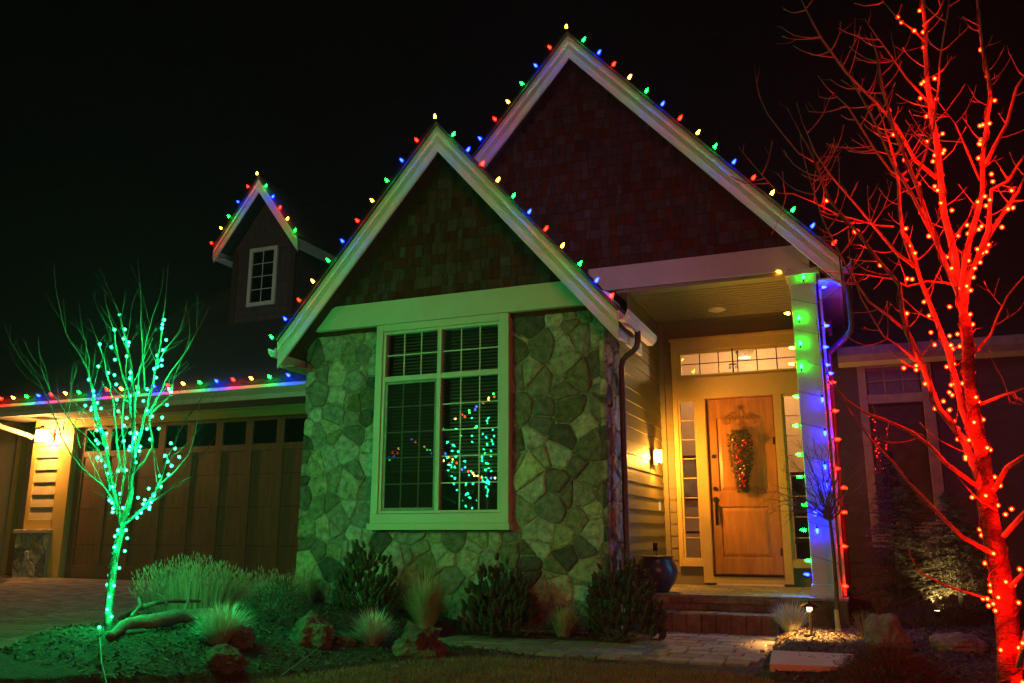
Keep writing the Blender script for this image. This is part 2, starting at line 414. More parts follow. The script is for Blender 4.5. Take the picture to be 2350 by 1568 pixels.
def stone_obj(poly, to3, parent, th, gap=.005):
    n = len(poly); cx = sum(p[0] for p in poly)/n; cy = sum(p[1] for p in poly)/n
    # cut corners for a rounded outline
    pts = []
    for i in range(n):
        a = poly[i-1]; b = poly[i]; c = poly[(i+1) % n]
        l1 = math.hypot(a[0]-b[0], a[1]-b[1]); l2 = math.hypot(c[0]-b[0], c[1]-b[1])
        k1 = min(.3, .022/max(l1, .01)); k2 = min(.3, .022/max(l2, .01))
        pts.append((b[0]+(a[0]-b[0])*k1, b[1]+(a[1]-b[1])*k1)); pts.append((b[0]+(c[0]-b[0])*k2, b[1]+(c[1]-b[1])*k2))
        if l2 > .13:
            t = .5+rnd.uniform(-.15, .15); w_ = rnd.uniform(-.010, .008)
            mx, my = b[0]+(c[0]-b[0])*t, b[1]+(c[1]-b[1])*t
            d = math.hypot(mx-cx, my-cy) or 1; pts.append((mx+(mx-cx)/d*w_, my+(my-cy)/d*w_))
    def ring(gp, h, jz=0):
        r = []
        for (x, y) in pts:
            d = math.hypot(x-cx, y-cy) or 1; k = max(.1, (d-gp*1.25)/d)
            r.append(to3(cx+(x-cx)*k, cy+(y-cy)*k, h+rnd.uniform(-jz, jz)))
        return r
    b = MB(); R = [ring(gap*.6, -.02), ring(gap, th*.55, .004), ring(gap+.012, th*.92, .004), ring(gap+.024, th+.002, .009)]; m = len(pts)
    for r in R: b.v += [tuple(q) for q in r]
    b.v.append(tuple(to3(cx+rnd.uniform(-.02, .02), cy+rnd.uniform(-.02, .02), th+rnd.uniform(-.008, .016))))
    for k in range(3):
        for i in range(m):
            j = (i+1) % m; b.f.append((k*m+i, k*m+j, (k+1)*m+j, (k+1)*m+i)); b.mi.append(0)
    for i in range(m): b.f.append((3*m+i, 3*m+(i+1) % m, 4*m)); b.mi.append(0)
    o = b.build('stone', STONE, parent, smooth=False); return o
WX0, WX1, WZ0, WZ1 = -5.93, -3.97, 1.20, 3.98
for p in cells(XL, XR, .05, 3.97, .27, .20):
    cx = sum(q[0] for q in p)/len(p); cz = sum(q[1] for q in p)/len(p)
    opts = [clip(p, 1, 0, WX0), clip(p, -1, 0, -WX1), clip(p, 0, 1, WZ0)]
    opts = [q for q in opts if len(q) >= 3]
    if not opts: continue
    p = max(opts, key=area)
    if area(p) < .006: continue
    stone_obj(p, lambda u, v, h: Vector((u, YS+.05-h, v)), stonewall, rnd.uniform(.018, .042))
for p in cells(YS, YS+.78, .05, 4.0, .24, .22):
    if area(p) < .008: continue
    stone_obj([(q[0], q[1]) for q in p][::-1], lambda u, v, h: Vector((XR-.06+h, u, v)), stonewall, rnd.uniform(.03, .07))
# band board over the stone
bx0 = AX-(AZ-.42-4.27)/GS; bx1 = AX+(AZ-.42-4.27)/GS
g = MB(); g.prism([(-7.09, 9.70, 3.955), (-2.60, 9.70, 3.955), (-2.60, 9.70, 4.05), (bx1+.15, 9.70, 4.285), (bx0-.15, 9.70, 4.285), (-7.09, 9.70, 4.0)], (0, .10, 0)); g.build('band_board', TRIM, house)
# gable walls with shingles
def shingles(cx, cz, slope, ybase, zbot, rowh, excl=None):
    out = []; z = zbot; r = 0
    while z < cz-.4:
        half = (cz-.30-z)/slope; x = cx-half-rnd.uniform(0, .1)
        while x < cx+half:
            wd = rnd.choice((.07, .085, .10, .12, .14, .16)); h = rowh+rnd.choice((0, 0, .012, -.010, .02))
            zz = min(z+rowh+.03, cz-.22-slope*max(abs(x-cx), abs(x+wd-cx)))
            if zz > z+.03: out.append((x+.003, x+wd-.003, ybase, z-(h-rowh), zz))
            x += wd
        z += rowh; r += 1
    return out
def shingle_box(mb, s_):
    x0, x1, yb, z0, z1 = s_; t = .018+rnd.uniform(0, .006)
    b = len(mb.v)
    mb.v += [(x0, yb, z0), (x1, yb, z0), (x1, yb-t, z0), (x0, yb-t, z0), (x0, yb, z1), (x1, yb, z1), (x1, yb-.003, z1), (x0, yb-.003, z1)]
    for f in ((0, 3, 2, 1), (3, 7, 6, 2), (0, 4, 7, 3), (1, 2, 6, 5), (4, 5, 6, 7)): mb.f.append(tuple(b+i for i in f)); mb.mi.append(0)
g = MB(); g.prism([(AX-(AZ-.1-3.9)/GS, YS-.01, 3.9), (AX+(AZ-.1-3.9)/GS, YS-.01, 3.9), (AX, YS-.01, AZ-.1)], (0, .1, 0)); gab1 = g.build('gable_wall', SHING, house)
g = MB(); g.prism([(MX-(MZ-.1-4.6)/MS, YW+.0, 4.6), (-.30, YW+.0, 4.6), (-.30, YW, MZ-.1-MS*3.16), (MX, YW+.0, MZ-.1)], (0, .1, 0)); gab2 = g.build('gable_wall', SHING, house)
s1 = shingles(AX, AZ, GS, YS-.012, 4.285, .155); s2 = [q for q in shingles(MX, MZ, MS, YW-.002, 4.855, .155) if q[0] > -5.6 and q[1] < -.32]
s2.sort(key=lambda q: -(q[1]-q[0])-(.03 if q[0] > -4 else 0)); 
for q in s2[:200]: m_ = MB(); shingle_box(m_, q); m_.build('shingle', SHING, gab2)
g = MB(); [shingle_box(g, q) for q in s2[200:]]; g.build('shingle_field', SHING, gab2)['kind'] = 'stuff'
s1.sort(key=lambda q: -(q[1]-q[0]))
for q in s1[:95]: m_ = MB(); shingle_box(m_, q); m_.build('shingle', SHING, gab1)
g = MB(); [shingle_box(g, q) for q in s1[95:]]; g.build('shingle_field', SHING, gab1)['kind'] = 'stuff'
# barge boards + roof slabs
def rake(x0, z0, x1, z1, y, th, depth, name='barge_board', m=TRIM, parent=house, drop=0.0):
    """board whose top edge runs (x0,z0)-(x1,z1); vertical depth th; plumb ends"""
    b = MB(); b.prism([(x0, y, z0-drop-th), (x1, y, z1-drop-th), (x1, y, z1-drop), (x0, y, z0-drop)], (0, depth, 0)); return b.build(name, m, parent)
def gable(ax, az, sl, xl, xr, y, yback, tot=.36, cut_l=0, parent=house):
    for xe_ in (xl, xr):
        if xe_ is None: continue
        ze = az-sl*abs(xe_-ax)
        a, b = ((ax, az), (xe_, ze)) if xe_ > ax else ((xe_, ze), (ax, az))
        rake(a[0], a[1], b[0], b[1], y, .135, .035, parent=parent, drop=.02)                # upper board, proud
        rake(a[0], a[1], b[0], b[1], y+.022, tot-.12, .035, parent=parent, drop=.14)       # lower board
        g = MB(); g.prism([(a[0], y-.03, a[1]+.025), (b[0], y-.03, b[1]+.025), (b[0], y-.03, b[1]-.018), (a[0], y-.03, a[1]-.018)], (0, yback-y, 0))
        g.build('roof', ROOF, parent)
        g = MB(); g.prism([(a[0], y+.06, a[1]-.16), (b[0], y+.06, b[1]-.16), (b[0], y+.06, b[1]-.20), (a[0], y+.06, a[1]-.20)], (0, .7, 0)); g.build('soffit', mat('shaded_soffit', (.05, .026, .02), .8), parent)  # soffit darkened: the overhang's shade is put into its colour
gable(AX, AZ, GS, -7.25, -2.43, YB, 11.15)
gable(MX, MZ, MS, -5.6, .03, YM, 20)
# fascia/gutters at stone gable eaves
def gutter(name, x, y0, y1, z, side, m=TRIM):
    b = MB(); s_ = side
    prof = [(0, 0), (0, -.12), (s_*.07, -.12), (s_*.12, -.06), (s_*.13, 0), (s_*.115, 0), (s_*.10, -.05), (s_*.06, -.105), (s_*.015, -.105), (s_*.015, 0)]
    b.prism([(x+p_[0], y0, z+p_[1]) for p_ in prof], (0, y1-y0, 0)); return b.build(name, m, house)
gutter('gutter', -2.42, YB-.02, 10.8, 3.72, 1, TRIM); gutter('gutter', -7.26, YB-.02, 12.2, 3.66, -1, TRIM)
boxo('fascia', TRIM, house, -2.50, -2.46, YB+.06, 10.65, 3.44, 3.60); boxo('fascia', TRIM, house, -7.24, -7.20, YB+.06, 11.3, 3.40, 3.58)
g = MB(); g.prism([(-7.20, YB+.07, 3.42), (-7.0, YB+.07, 3.42), (-7.0, YB+.07, 3.40), (-7.20, YB+.07, 3.40)], (0, 2.8, 0)); g.build('soffit', mat('red_soffit', (.35, .22, .18), .6), house)
# downspout at the stone corner
g = MB(); g.tube([(-2.36, 10.0, 3.62), (-2.36, 10.0, 3.49), (-2.38, 10.0, 3.42), (-2.43, 10.01, 3.37), (-2.52, 10.03, 3.32), (-2.57, 10.04, 3.27), (-2.59, 10.05, 3.18), (-2.59, 10.05, 1.8), (-2.59, 10.05, .35), (-2.59, 9.98, .2)], .038, 10); g.build('downspout', SPOUT, house, smooth=True)
# ---- big window
YF = 9.72
def frame_ring(x0, x1, z0, z1, wd, y0, y1, name, m, parent, bev=.004):
    g = MB(); g.box(x0, x1, y0, y1, z1-wd, z1, bev); g.box(x0, x1, y0, y1, z0, z0+wd, bev)
    g.box(x0, x0+wd, y0+.002, y1, z0+wd, z1-wd, bev); g.box(x1-wd, x1, y0+.002, y1, z0+wd, z1-wd, bev); return g.build(name, m, parent)
win = MB(); win.box(-5.93, -5.83, YF, YS+.05, 1.42, 3.95, .005); win.box(-4.10, -3.975, YF, YS+.05, 1.42, 3.95, .005); win.box(-5.93, -3.975, YF-.003, YS+.05, 1.30, 1.42, .005)
win.box(-5.83, -4.10, YF+.002, YS+.05, 3.86, 3.953, .004)
window = win.build('window', TRIM, house)
boxo('sill', TRIM, window, -5.96, -3.95, YF-.035, YS+.05, 1.215, 1.298)
frame_ring(-5.828, -4.102, 1.425, 3.858, .035, YF+.03, YS+.03, 'frame', TRIM, window)
g = MB(); g.box(-5.01, -4.95, YF+.032, YS+.03, 1.46, 3.823, .004); g.box(-5.793, -5.01, YF+.034, YS+.03, 3.165, 3.235, .004); g.box(-4.95, -4.137, YF+.034, YS+.03, 3.165, 3.235, .004); g.build('mullion', TRIM, window)
SHADE = mat('insect_screen_frame', (.25, .28, .24), .6)
frame_ring(-5.79, -5.012, 1.462, 3.163, .035, YF+.05, YF+.07, 'screen_frame', SHADE, window)
for (x0, x1, z0, z1, nz) in ((-5.79, -5.012, 3.237, 3.822, 2), (-4.948, -4.139, 3.237, 3.822, 2), (-5.79, -5.012, 1.462, 3.163, 5), (-4.948, -4.139, 1.462, 3.163, 5)):
    boxo('pane', GLASS, window, x0, x1, YF+.088, YF+.092, z0, z1, bev=0)
    for k in (1, 2): boxo('muntin', TRIM, window, lerp(x0, x1, k/3)-.008, lerp(x0, x1, k/3)+.008, YF+.076, YF+.086, z0, z1, bev=0)
    for k in range(1, nz): zz = lerp(z0, z1, k/nz); boxo('muntin', TRIM, window, x0, x1, YF+.074, YF+.084, zz-.008, zz+.008, bev=0)
# insect screen on the lower left sash (fine mesh reads as a dark veil)
mm = bpy.data.materials.new('insect_mesh'); mm.use_nodes = True; n_ = mm.node_tree; n_.nodes.clear()
o_ = n_.nodes.new('ShaderNodeOutputMaterial'); t_ = n_.nodes.new('ShaderNodeBsdfTransparent'); d_ = n_.nodes.new('ShaderNodeBsdfDiffuse'); d_.inputs[0].default_value = (.03, .035, .03, 1); x_ = n_.nodes.new('ShaderNodeMixShader'); x_.inputs[0].default_value = .4
n_.links.new(t_.outputs[0], x_.inputs[1]); n_.links.new(d_.outputs[0], x_.inputs[2]); n_.links.new(x_.outputs[0], o_.inputs[0])
boxo('insect_screen', mm, window, -5.755, -5.047, YF+.058, YF+.060, 1.497, 3.128, bev=0)
# blinds
sme = MB(); sme.box(-.40, .40, -.024, .024, -.0015, .0015); sme = sme.mesh('blind_slat', SLAT)
for x in (-5.40, -4.52):
    z = 1.95 if x > -5 else 1.98
    while z < 3.86:
        if not 3.15 < z < 3.22: link('blind_slat', sme, window, (x+.02, 9.95, z), (math.radians(38)+rnd.uniform(-.04, .04), 0, 0))
        z += .046
g = MB(); g.box(-5.95, -3.95, 10.9, 10.95, .8, 4.2); g.box(-5.99, -5.95, 9.93, 10.9, .8, 4.2); g.box(-3.95, -3.91, 9.93, 10.9, .8, 4.2); g.box(-5.95, -3.95, 9.93, 10.9, .76, .8); g.build('room_wall', mat('dark_room', (.10, .07, .05), .9), house)
# ---- entry: side wall siding, door wall, ceiling
g = MB(); g.box(XR-.05, XR-.03, 10.5, 13.1, -.1, 3.8); g.box(XR-.05, XR-.03, 11.16, 13.1, 3.8, 4.6); g.box(XR-.05, -2.48, 13.03, 13.1, 0, 4.6); g.box(-2.48, -2.15, 13.03, 13.1, 0, .7); g.box(-2.15, -2.03, 13.03, 13.1, 0, 3.2); g.box(-1.07, -.95, 13.03, 13.1, 0, 3.2); g.box(-.95, -.60, 13.03, 13.1, 0, .7); g.box(-2.48, -.60, 13.03, 13.1, 3.2, 3.5); g.box(-.60, 3.4, 13.06, 13.1, 0, 4.0); g.box(-2.6, -.3, 13.03, 13.1, 4.0, 4.7); g.build('porch_wall', SIDE, house)
def plank(x0, y0, x1, y1, z, h, nrm, m, parent, t=.016):
    nrm = Vector(nrm); b = MB(); a = Vector((x0, y0, z)); c = Vector((x1, y1, z)); H = Vector((0, 0, h+.015))
    v = [a, c, c+nrm*t, a+nrm*t, a+H, c+H, c+H+nrm*.003, a+H+nrm*.003]; b.v = [tuple(q) for q in v]
    b.f = [(0, 3, 2, 1), (3, 7, 6, 2), (0, 4, 7, 3), (1, 2, 6, 5), (4, 5, 6, 7)]; b.mi = [0]*5
    return b.build('plank', m, parent)
pw = COL.objects['porch_wall']
z = .42; k = 0
while z < 4.4:
    plank(XR-.03, 10.52 if z < 3.7 else 11.18, XR-.03, 13.02, z, .178, (1, 0, 0), SIDE, pw)
    plank(-2.66, 13.03, -2.56, 13.03, z, .178, (0, -1, 0), SIDE, pw)
    if z < .65: plank(-2.56, 13.028, -2.15, 13.028, z, .178, (0, -1, 0), SIDE, pw); plank(-.92, 13.028, -.3, 13.028, z, .178, (0, -1, 0), SIDE, pw)
    if z > 4.05: plank(-2.56, 13.028, -.3, 13.028, z, .178, (0, -1, 0), SIDE, pw)
    z += .178
boxo('corner_board', SIDE, house, XR-.028, -2.665, 12.975, 13.028, .42, 4.45)
boxo('porch_ceiling', mat('porch_ceiling_paint', (.30, .25, .15), .6, .05), house, -2.9, -.22, 11.1, 13.1, 4.46, 4.50, bev=0)
g = MB()
for k in range(14): g.box(-2.7, -.3, 11.35+k*.12, 11.352+k*.12, 4.452, 4.461)
g.build('ceiling_groove', mat('groove', (.24, .20, .12), .7), house)['kind'] = 'stuff'
cf = MB(); cf.lathe([(0, 0), (.10, -.005), (.115, -.02), (.125, -.012), (.13, 0)], (-1.73, 12.5, 4.455), 24); cf.build('ceiling_light', mat('fixture_white', (.7, .62, .45), .5), house, smooth=True)
# ---- door surround
YD = 13.0
g = MB(); g.box(-2.54, -.56, YD-.05, YD+.02, 3.95, 4.14, .005); g.box(-2.54, -.56, YD-.045, YD+.02, 3.19, 3.52, .004)
g.box(-2.54, -2.44, YD-.047, YD+.02, 3.52, 3.95, .004); g.box(-2.54, -2.47, YD-.047, YD+.02, .69, 3.19, .004); g.box(-2.19, -2.055, YD-.047, YD+.02, .46, 3.19, .004)
g.box(-1.045, -.93, YD-.047, YD+.02, .46, 3.19, .004); g.box(-.62, -.56, YD-.047, YD+.02, .69, 3.95, .004); g.box(-2.47, -2.19, YD-.045, YD+.02, .69, .78, .004); g.box(-.93, -.62, YD-.045, YD+.02, .69, .78, .004)
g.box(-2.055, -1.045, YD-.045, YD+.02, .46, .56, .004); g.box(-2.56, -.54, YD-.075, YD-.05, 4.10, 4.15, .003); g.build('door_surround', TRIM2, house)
boxo('threshold', BRONZE, house, -2.04, -1.06, YD-.06, YD+.02, .555, .585)
# transom
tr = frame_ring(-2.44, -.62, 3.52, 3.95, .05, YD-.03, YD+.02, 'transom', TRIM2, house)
boxo('pane', GLASSD, tr, -2.39, -.67, YD+.004, YD+.008, 3.57, 3.90, bev=0)
for k in range(1, 6): x = lerp(-2.39, -.67, k/6); boxo('muntin', BRONZE, tr, x-.008, x+.008, YD-.008, YD+.002, 3.57, 3.90, bev=0)
boxo('muntin', BRONZE, tr, -2.39, -.67, YD-.006, YD+.003, 3.732, 3.746, bev=0)
for (x0, x1) in ((-2.47, -2.19), (-.93, -.62)):
    s_ = frame_ring(x0, x1, .78, 3.19, .035, YD-.03, YD+.02, 'sidelight', TRIM2, house)
    boxo('pane', GLASSD, s_, x0+.035, x1-.035, YD+.004, YD+.008, .815, 3.155, bev=0)
    for k in range(1, 8): z = lerp(.815, 3.155, k/8); boxo('muntin', TRIM2, s_, x0+.035, x1-.035, YD-.006, YD+.003, z-.007, z+.007, bev=0)
# door (recessed) with arched top panel
dr = MB(); dr.box(-2.04, -1.06, YD+.02, YD+.06, .585, 3.17); door = dr.build('door', ALDER, house)
g = MB(); g.box(-2.055, -2.045, YD-.04, YD+.06, .56, 3.19); g.box(-1.055, -1.045, YD-.04, YD+.06, .56, 3.19); g.box(-2.045, -1.055, YD-.04, YD+.06, 3.172, 3.19); g.build('jamb', ALDER, door)
g = MB(); g.box(-2.035, -1.90, YD-.0, YD+.02, .59, 3.165, .004); g.box(-1.20, -1.065, YD-.0, YD+.02, .59, 3.165, .004); g.build('stile', ALDER, door)
boxo('rail', ALDER, door, -1.90, -1.20, YD+.001, YD+.02, .59, .82); boxo('rail', ALDER, door, -1.90, -1.20, YD+.001, YD+.02, 1.55, 1.78)
g = MB()
arc = [(-1.90, YD+.001, 2.86)]+[(-1.90+.70*k/10, YD+.001, 2.86+.13*math.sin(math.pi*k/10)) for k in range(1, 10)]+[(-1.20, YD+.001, 2.86), (-1.20, YD+.001, 3.165), (-1.90, YD+.001, 3.165)]
g.prism(arc, (0, .019, 0)); g.build('rail', ALDER, door)
def raised(x0, x1, z0, z1, y, name, m, parent):
    b = MB(); q = [(x0, y+.02, z0), (x1, y+.02, z0), (x1, y+.02, z1), (x0, y+.02, z1)]; e = .05; r = [(x0+e, y+.006, z0+e), (x1-e, y+.006, z0+e), (x1-e, y+.006, z1-e), (x0+e, y+.006, z1-e)]
    b.v = q+r; b.f = [(4, 5, 6, 7), (0, 1, 5, 4), (1, 2, 6, 5), (2, 3, 7, 6), (3, 0, 4, 7)]; b.mi = [0]*5; return b.build(name, m, parent)
raised(-1.89, -1.21, .83, 1.54, YD, 'panel', ALDER, door); raised(-1.89, -1.21, 1.79, 2.9, YD, 'panel', ALDER, door)
g = MB(); g.lathe([(0, .0), (.03, .0), (.03, .01), (0, .02)], (0, 0, 0), 12)
hd = MB(); hd.tube([(-1.965, YD-.012, 1.62), (-1.965, YD-.05, 1.60), (-1.965, YD-.06, 1.50), (-1.965, YD-.055, 1.38), (-1.965, YD-.012, 1.34)], [.012, .012, .014, .012, .010], 8)
hd.tube([(-1.965, YD+.0, 1.66), (-1.965, YD-.018, 1.66)], .042, 12); hd.box(-1.985, -1.945, YD-.016, YD, 1.29, 1.68, .004); hd.build('handle', BRONZE, door, smooth=False)
for z in (1.82, 2.30): b = MB(); b.tube([(-1.965, YD, z), (-1.965, YD-.022, z)], .032, 14); b.build('deadbolt', BRONZE, door)
b = MB(); b.box(-1.09, -1.062, YD-.012, YD, 2.45, 2.56); b.box(-1.09, -1.062, YD-.012, YD, .85, .96); b.build('hinge', BRONZE, door)
# hall behind the door wall
g = MB(); g.box(-3.4, -.2, 15.6, 15.65, .4, 4.6); g.box(-3.45, -3.4, 13.12, 15.6, .4, 4.6); g.box(-.2, -.15, 13.12, 15.6, .4, 4.6); g.box(-3.4, -.2, 13.12, 15.6, .38, .42); g.box(-3.4, -.2, 13.12, 15.6, 4.55, 4.6); g.build('hall_wall', WALLP, house)
HL = bpy.data.lights.new('hall_lamp', 'POINT'); HL.energy = 110; HL.color = (1, .58, .26); HL.shadow_soft_size = .12
ho = link('hall_lamp_light', HL, house, (-1.6, 14.6, 3.9))
b = MB(); b.lathe([(0, .25), (.12, .2), (.16, .0), (.10, -.1), (0, -.12)], (-1.6, 14.6, 4.2), 16); pl = b.build('pendant_lamp', mat('pendant_metal', (.3, .25, .18), .5), house)
# hall furniture seen through the sidelights
t = thing('console_table', 'dark table in the hall seen through the left glass strip of the door', 'table', (-3.0, 15.1, .42))
b = MB(); b.box(-3.35, -2.5, 14.9, 15.4, 1.16, 1.20, .004); b.build('tabletop', BRONZE, t)
for x in (-3.3, -2.55):
    for y in (14.95, 15.35): boxo('leg', BRONZE, t, x-.02, x+.02, y-.02, y+.02, .42, 1.16, bev=0)
t = thing('picture_frame', 'dark framed picture on the hall wall behind the left glass strip', 'picture', (-2.9, 15.58, 1.9))
frame_ring(-3.25, -2.6, 1.75, 2.55, .06, 15.54, 15.59, 'frame', BRONZE, t); boxo('canvas', mat('canvas', (.30, .28, .26), .8, .6, 4), t, -3.19, -2.66, 15.57, 15.585, 1.81, 2.49, bev=0)
t = thing('potted_flowers', 'yellow flowers in an orange pot on the hall table', 'flowers', (-2.95, 15.1, 1.2))
b = MB(); b.lathe([(0, 0), (.07, 0), (.10, .15), (.09, .16), (0, .15)], (-2.95, 15.1, 1.2), 16); b.build('pot', mat('orange_pot', (.45, .15, .05), .6), t)
b = MB()
for i in range(90): blade(b, Vector((-2.95, 15.1, 1.34)), rnd.uniform(0, 6.28), rnd.uniform(.12, .38), rnd.uniform(0, .6), .016, .5, 2)
b.build('leaves', mat('yellow_leaf', (.35, .35, .08), .6), t)
t = thing('candle_lantern', 'small lit candle on the floor behind the left glass strip', 'candle', (-2.75, 14.4, .42))
b = MB(); b.tube([(-2.75, 14.4, .42), (-2.75, 14.4, .60)], .05, 12); b.build('candle', mat('wax', (.7, .6, .4), .6), t)
b = MB(); b.lathe([(0, 0), (.03, .03), (.02, .07), (0, .12)], (-2.75, 14.4, .62), 8); b.build('flame', emit('flame', (1, .45, .1), 25), t)
t = thing('coat_bench', 'dark bench with a shelf seen through the right glass strip of the door', 'bench', (-.3, 14.8, .42))
for z in (1.0, 1.5, 2.1): boxo('shelf', BRONZE, t, -1.0, -.25, 14.7, 15.1, z, z+.05)
for x in (-.99, -.29): boxo('side_panel', BRONZE, t, x, x+.04, 14.72, 15.08, .42, 2.1)
boxo('back_panel', mat('bench_back', (.05, .045, .05), .7), t, -.95, -.29, 15.06, 15.07, .42, 2.1, bev=0)
# ---- porch sconce (square, on the left entry wall) and doorbell
def warm_light(name, loc, e, r=.03, col=(1, .56, .22), parent=house):
    l = bpy.data.lights.new(name, 'POINT'); l.energy = e; l.color = col; l.shadow_soft_size = r
    return link(name, l, parent, loc)
sc = thing('wall_sconce', 'small square lit lamp on the yellow siding left of the front door', 'wall lamp', (-2.7, 12.25, 2.2))
b = MB(); b.box(-2.715, -2.70, 12.16, 12.34, 2.14, 2.38, .003); b.box(-2.70, -2.60, 12.17, 12.33, 2.355, 2.37, .002); b.box(-2.61, -2.60, 12.17, 12.33, 2.15, 2.165)
for (x, y) in ((-2.615, 12.175), (-2.615, 12.325), (-2.69, 12.175), (-2.69, 12.325)): b.box(x-.007, x+.007, y-.007, y+.007, 2.15, 2.36)
b.build('frame', mat('sconce_frame', (.25, .16, .08), .5), sc)
b = MB(); b.box(-2.68, -2.625, 12.19, 12.31, 2.18, 2.34); b.build('lamp_glass', emit('sconce_glow', (1, .62, .26), 14, clear=True), sc)
warm_light('sconce_light', (-2.652, 12.25, 2.26), 215, .03, (1, .42, .055), parent=sc)
db = MB(); db.box(-2.705, -2.69, 12.42, 12.50, 1.50, 1.62, .004); db.build('doorbell', emit('bell_glow', (1, .55, .15), .8), house)
# door wreath + scroll hanger + transom ornament
wr = thing('door_wreath', 'evergreen teardrop swag with red and gold balls on the wooden front door', 'wreath', (-1.55, YD-.06, 2.1))
b = MB()
for i in range(2600):
    t_ = rnd.random(); zz = 2.68-t_*.92; hw = .175*(1-.55*sstep(.35, 1, t_))*(1 if t_ > .06 else .7); x = -1.55+rnd.uniform(-1, 1)*hw; y = YD-.03-rnd.uniform(0, .09)
    a = rnd.uniform(0, 6.28); u = Vector((math.cos(a), rnd.uniform(-.6, .1), math.sin(a)-.3)).normalized()*rnd.uniform(.03, .06); sd = u.cross(Vector((0, 1, 0))).normalized()*.0035
    p = Vector((x, y, zz)); k = len(b.v); b.v += [tuple(p-sd), tuple(p+sd), tuple(p+u)]; b.f.append((k, k+1, k+2)); b.mi.append(0)
b.build('greenery', mat('wreath_green', (.018, .035, .014), .7, .3, piece=.4), wr)
def ico(r, c, name, m, parent, sub=1, jit=0., scl=(1, 1, 1), smooth=True, seed=0, fr=2.):
    import bmesh
    bm = bmesh.new(); bmesh.ops.create_icosphere(bm, subdivisions=sub, radius=1)
    for v in bm.verts:
        d = v.co.normalized(); k = 1+jit*(noise.noise(d*fr+Vector((seed, 0, 0)))+.45*noise.noise(d*fr*3+Vector((seed, 5, 0)))+.25*noise.noise(d*fr*8+Vector((seed, 5, 0))))
        v.co = Vector((d.x*scl[0], d.y*scl[1], d.z*scl[2]))*r*k+Vector(c)
    me = bpy.data.meshes.new(name); bm.to_mesh(me); bm.free(); me.materials.append(m)
    if smooth: me.polygons.foreach_set('use_smooth', [True]*len(me.polygons))
    return link(name, me, parent)
RB = mat('red_ball', (.5, .012, .01), .22, .1, spec=.8); GB = mat('gold_ball', (.6, .36, .10), .25, .1, metal=.8)
balls = {}
for nm, m_ in (('r', RB), ('g', GB)):
    import bmesh
    bm = bmesh.new(); bmesh.ops.create_icosphere(bm, subdivisions=2, radius=1); me = bpy.data.meshes.new('ball'); bm.to_mesh(me); bm.free(); me.materials.append(m_); me.polygons.foreach_set('use_smooth', [True]*len(me.polygons)); balls[nm] = me
for i in range(34):
    t_ = rnd.uniform(.1, .97); hw = .11*(1-.6*sstep(.35, 1, t_)); o = link('ball', balls['r' if rnd.random() < .78 else 'g'], wr, (-1.55+rnd.uniform(-1, 1)*hw, YD-.12-rnd.uniform(0, .025), 2.66-t_*.88)); r = rnd.uniform(.014, .026); o.scale = (r, r, r)
sh = thing('scroll_hanger', 'bronze scrollwork ornament above the wreath on the front door', 'door ornament', (-1.55, YD-.02, 2.85))
b = MB()
def spiral(cx, cz, r0, turns, a0, sgn, y=YD-.02):
    return [(cx+sgn*math.cos(a0+t*turns*6.28/20)*r0*(1-t/24), y, cz+math.sin(a0+t*turns*6.28/20)*r0*(1-t/24)) for t in range(21)]
for sg in (-1, 1):
    b.tube(spiral(-1.55+sg*.20, 2.82, .065, 1.5, 1.2, sg), .0045, 5); b.tube(spiral(-1.55+sg*.09, 2.86, .05, 1.4, 0, sg), .0045, 5); b.tube(spiral(-1.55+sg*.05, 2.76, .035, 1.3, 2, sg), .004, 5)
    b.tube([(-1.55, YD-.02, 2.98), (-1.55+sg*.08, YD-.02, 2.94), (-1.55+sg*.2, YD-.02, 2.90), (-1.55+sg*.26, YD-.02, 2.84)], .005, 5); b.tube(spiral(-1.55+sg*.03, 3.01, .028, 1.2, 0, sg), .004, 5)
b.tube([(-1.55, YD-.02, 3.06), (-1.55, YD-.02, 2.6)], .005, 5); b.build('scroll', mat('antique_brass', (.30, .18, .07), .35, metal=.8), sh)
tc = thing('iron_cross_ornament', 'small dark iron cross hanging in the transom glass above the door', 'ornament', (-1.60, YD-.03, 3.68))
b = MB(); b.tube([(-1.60, YD-.03, 3.93), (-1.60, YD-.03, 3.56)], .012, 6); b.tube([(-1.66, YD-.03, 3.69), (-1.54, YD-.03, 3.69)], .011, 6)
for sg in (-1, 1): b.tube(spiral(-1.60+sg*.05, 3.64, .025, 1.2, 1, sg, YD-.03), .006, 5)
b.build('cross', BRONZE, tc)
# ---- porch slab, steps, column
sb = MB(); sb.box(XR, -.26, 11.02, 13.05, .02, .40); sb.box(-.75, -.22, 11.0, 11.6, -.1, .40); slab = sb.build('porch_slab', MORT, house)
for r_ in range(11):
    y0 = 11.0+r_*.185; x = XR+.02+(r_ % 2)*.12
    while x < -.3:
        boxo('paver', PAVER, slab, x, min(x+.31, -.27), y0+.003, y0+.18, .395, .428+rnd.uniform(0, .003), bev=.005); x += .317
x = -2.40
while x < -.95:
    boxo('brick', BRICK, slab, x, x+.275, 10.985, 11.02, .245, .325, bev=.004); boxo('brick', BRICK, slab, x+.1, x+.375, 10.985, 11.02, .33, .394, bev=.004); x += .283
for k, (z0, z1) in enumerate(((-.08, .12), (.125, .39))):
    x = -.95+(k*.1)
    while x < -.24: boxo('block', mat('porch_block', (.13, .10, .08), .9, .3, 10, .5, 50, piece=.2), slab, x, min(x+.26, -.215), 10.965, 11.01, z0, z1, bev=.006); x += .267
boxo('slab_cap', PAVER, slab, -.95, -.195, 10.94, 11.3, .395, .435, bev=.006)
stp_ = MB(); stp_.box(-2.38, -.99, 10.70, 11.0, -.1, .19); step = stp_.build('step', MORT, house)
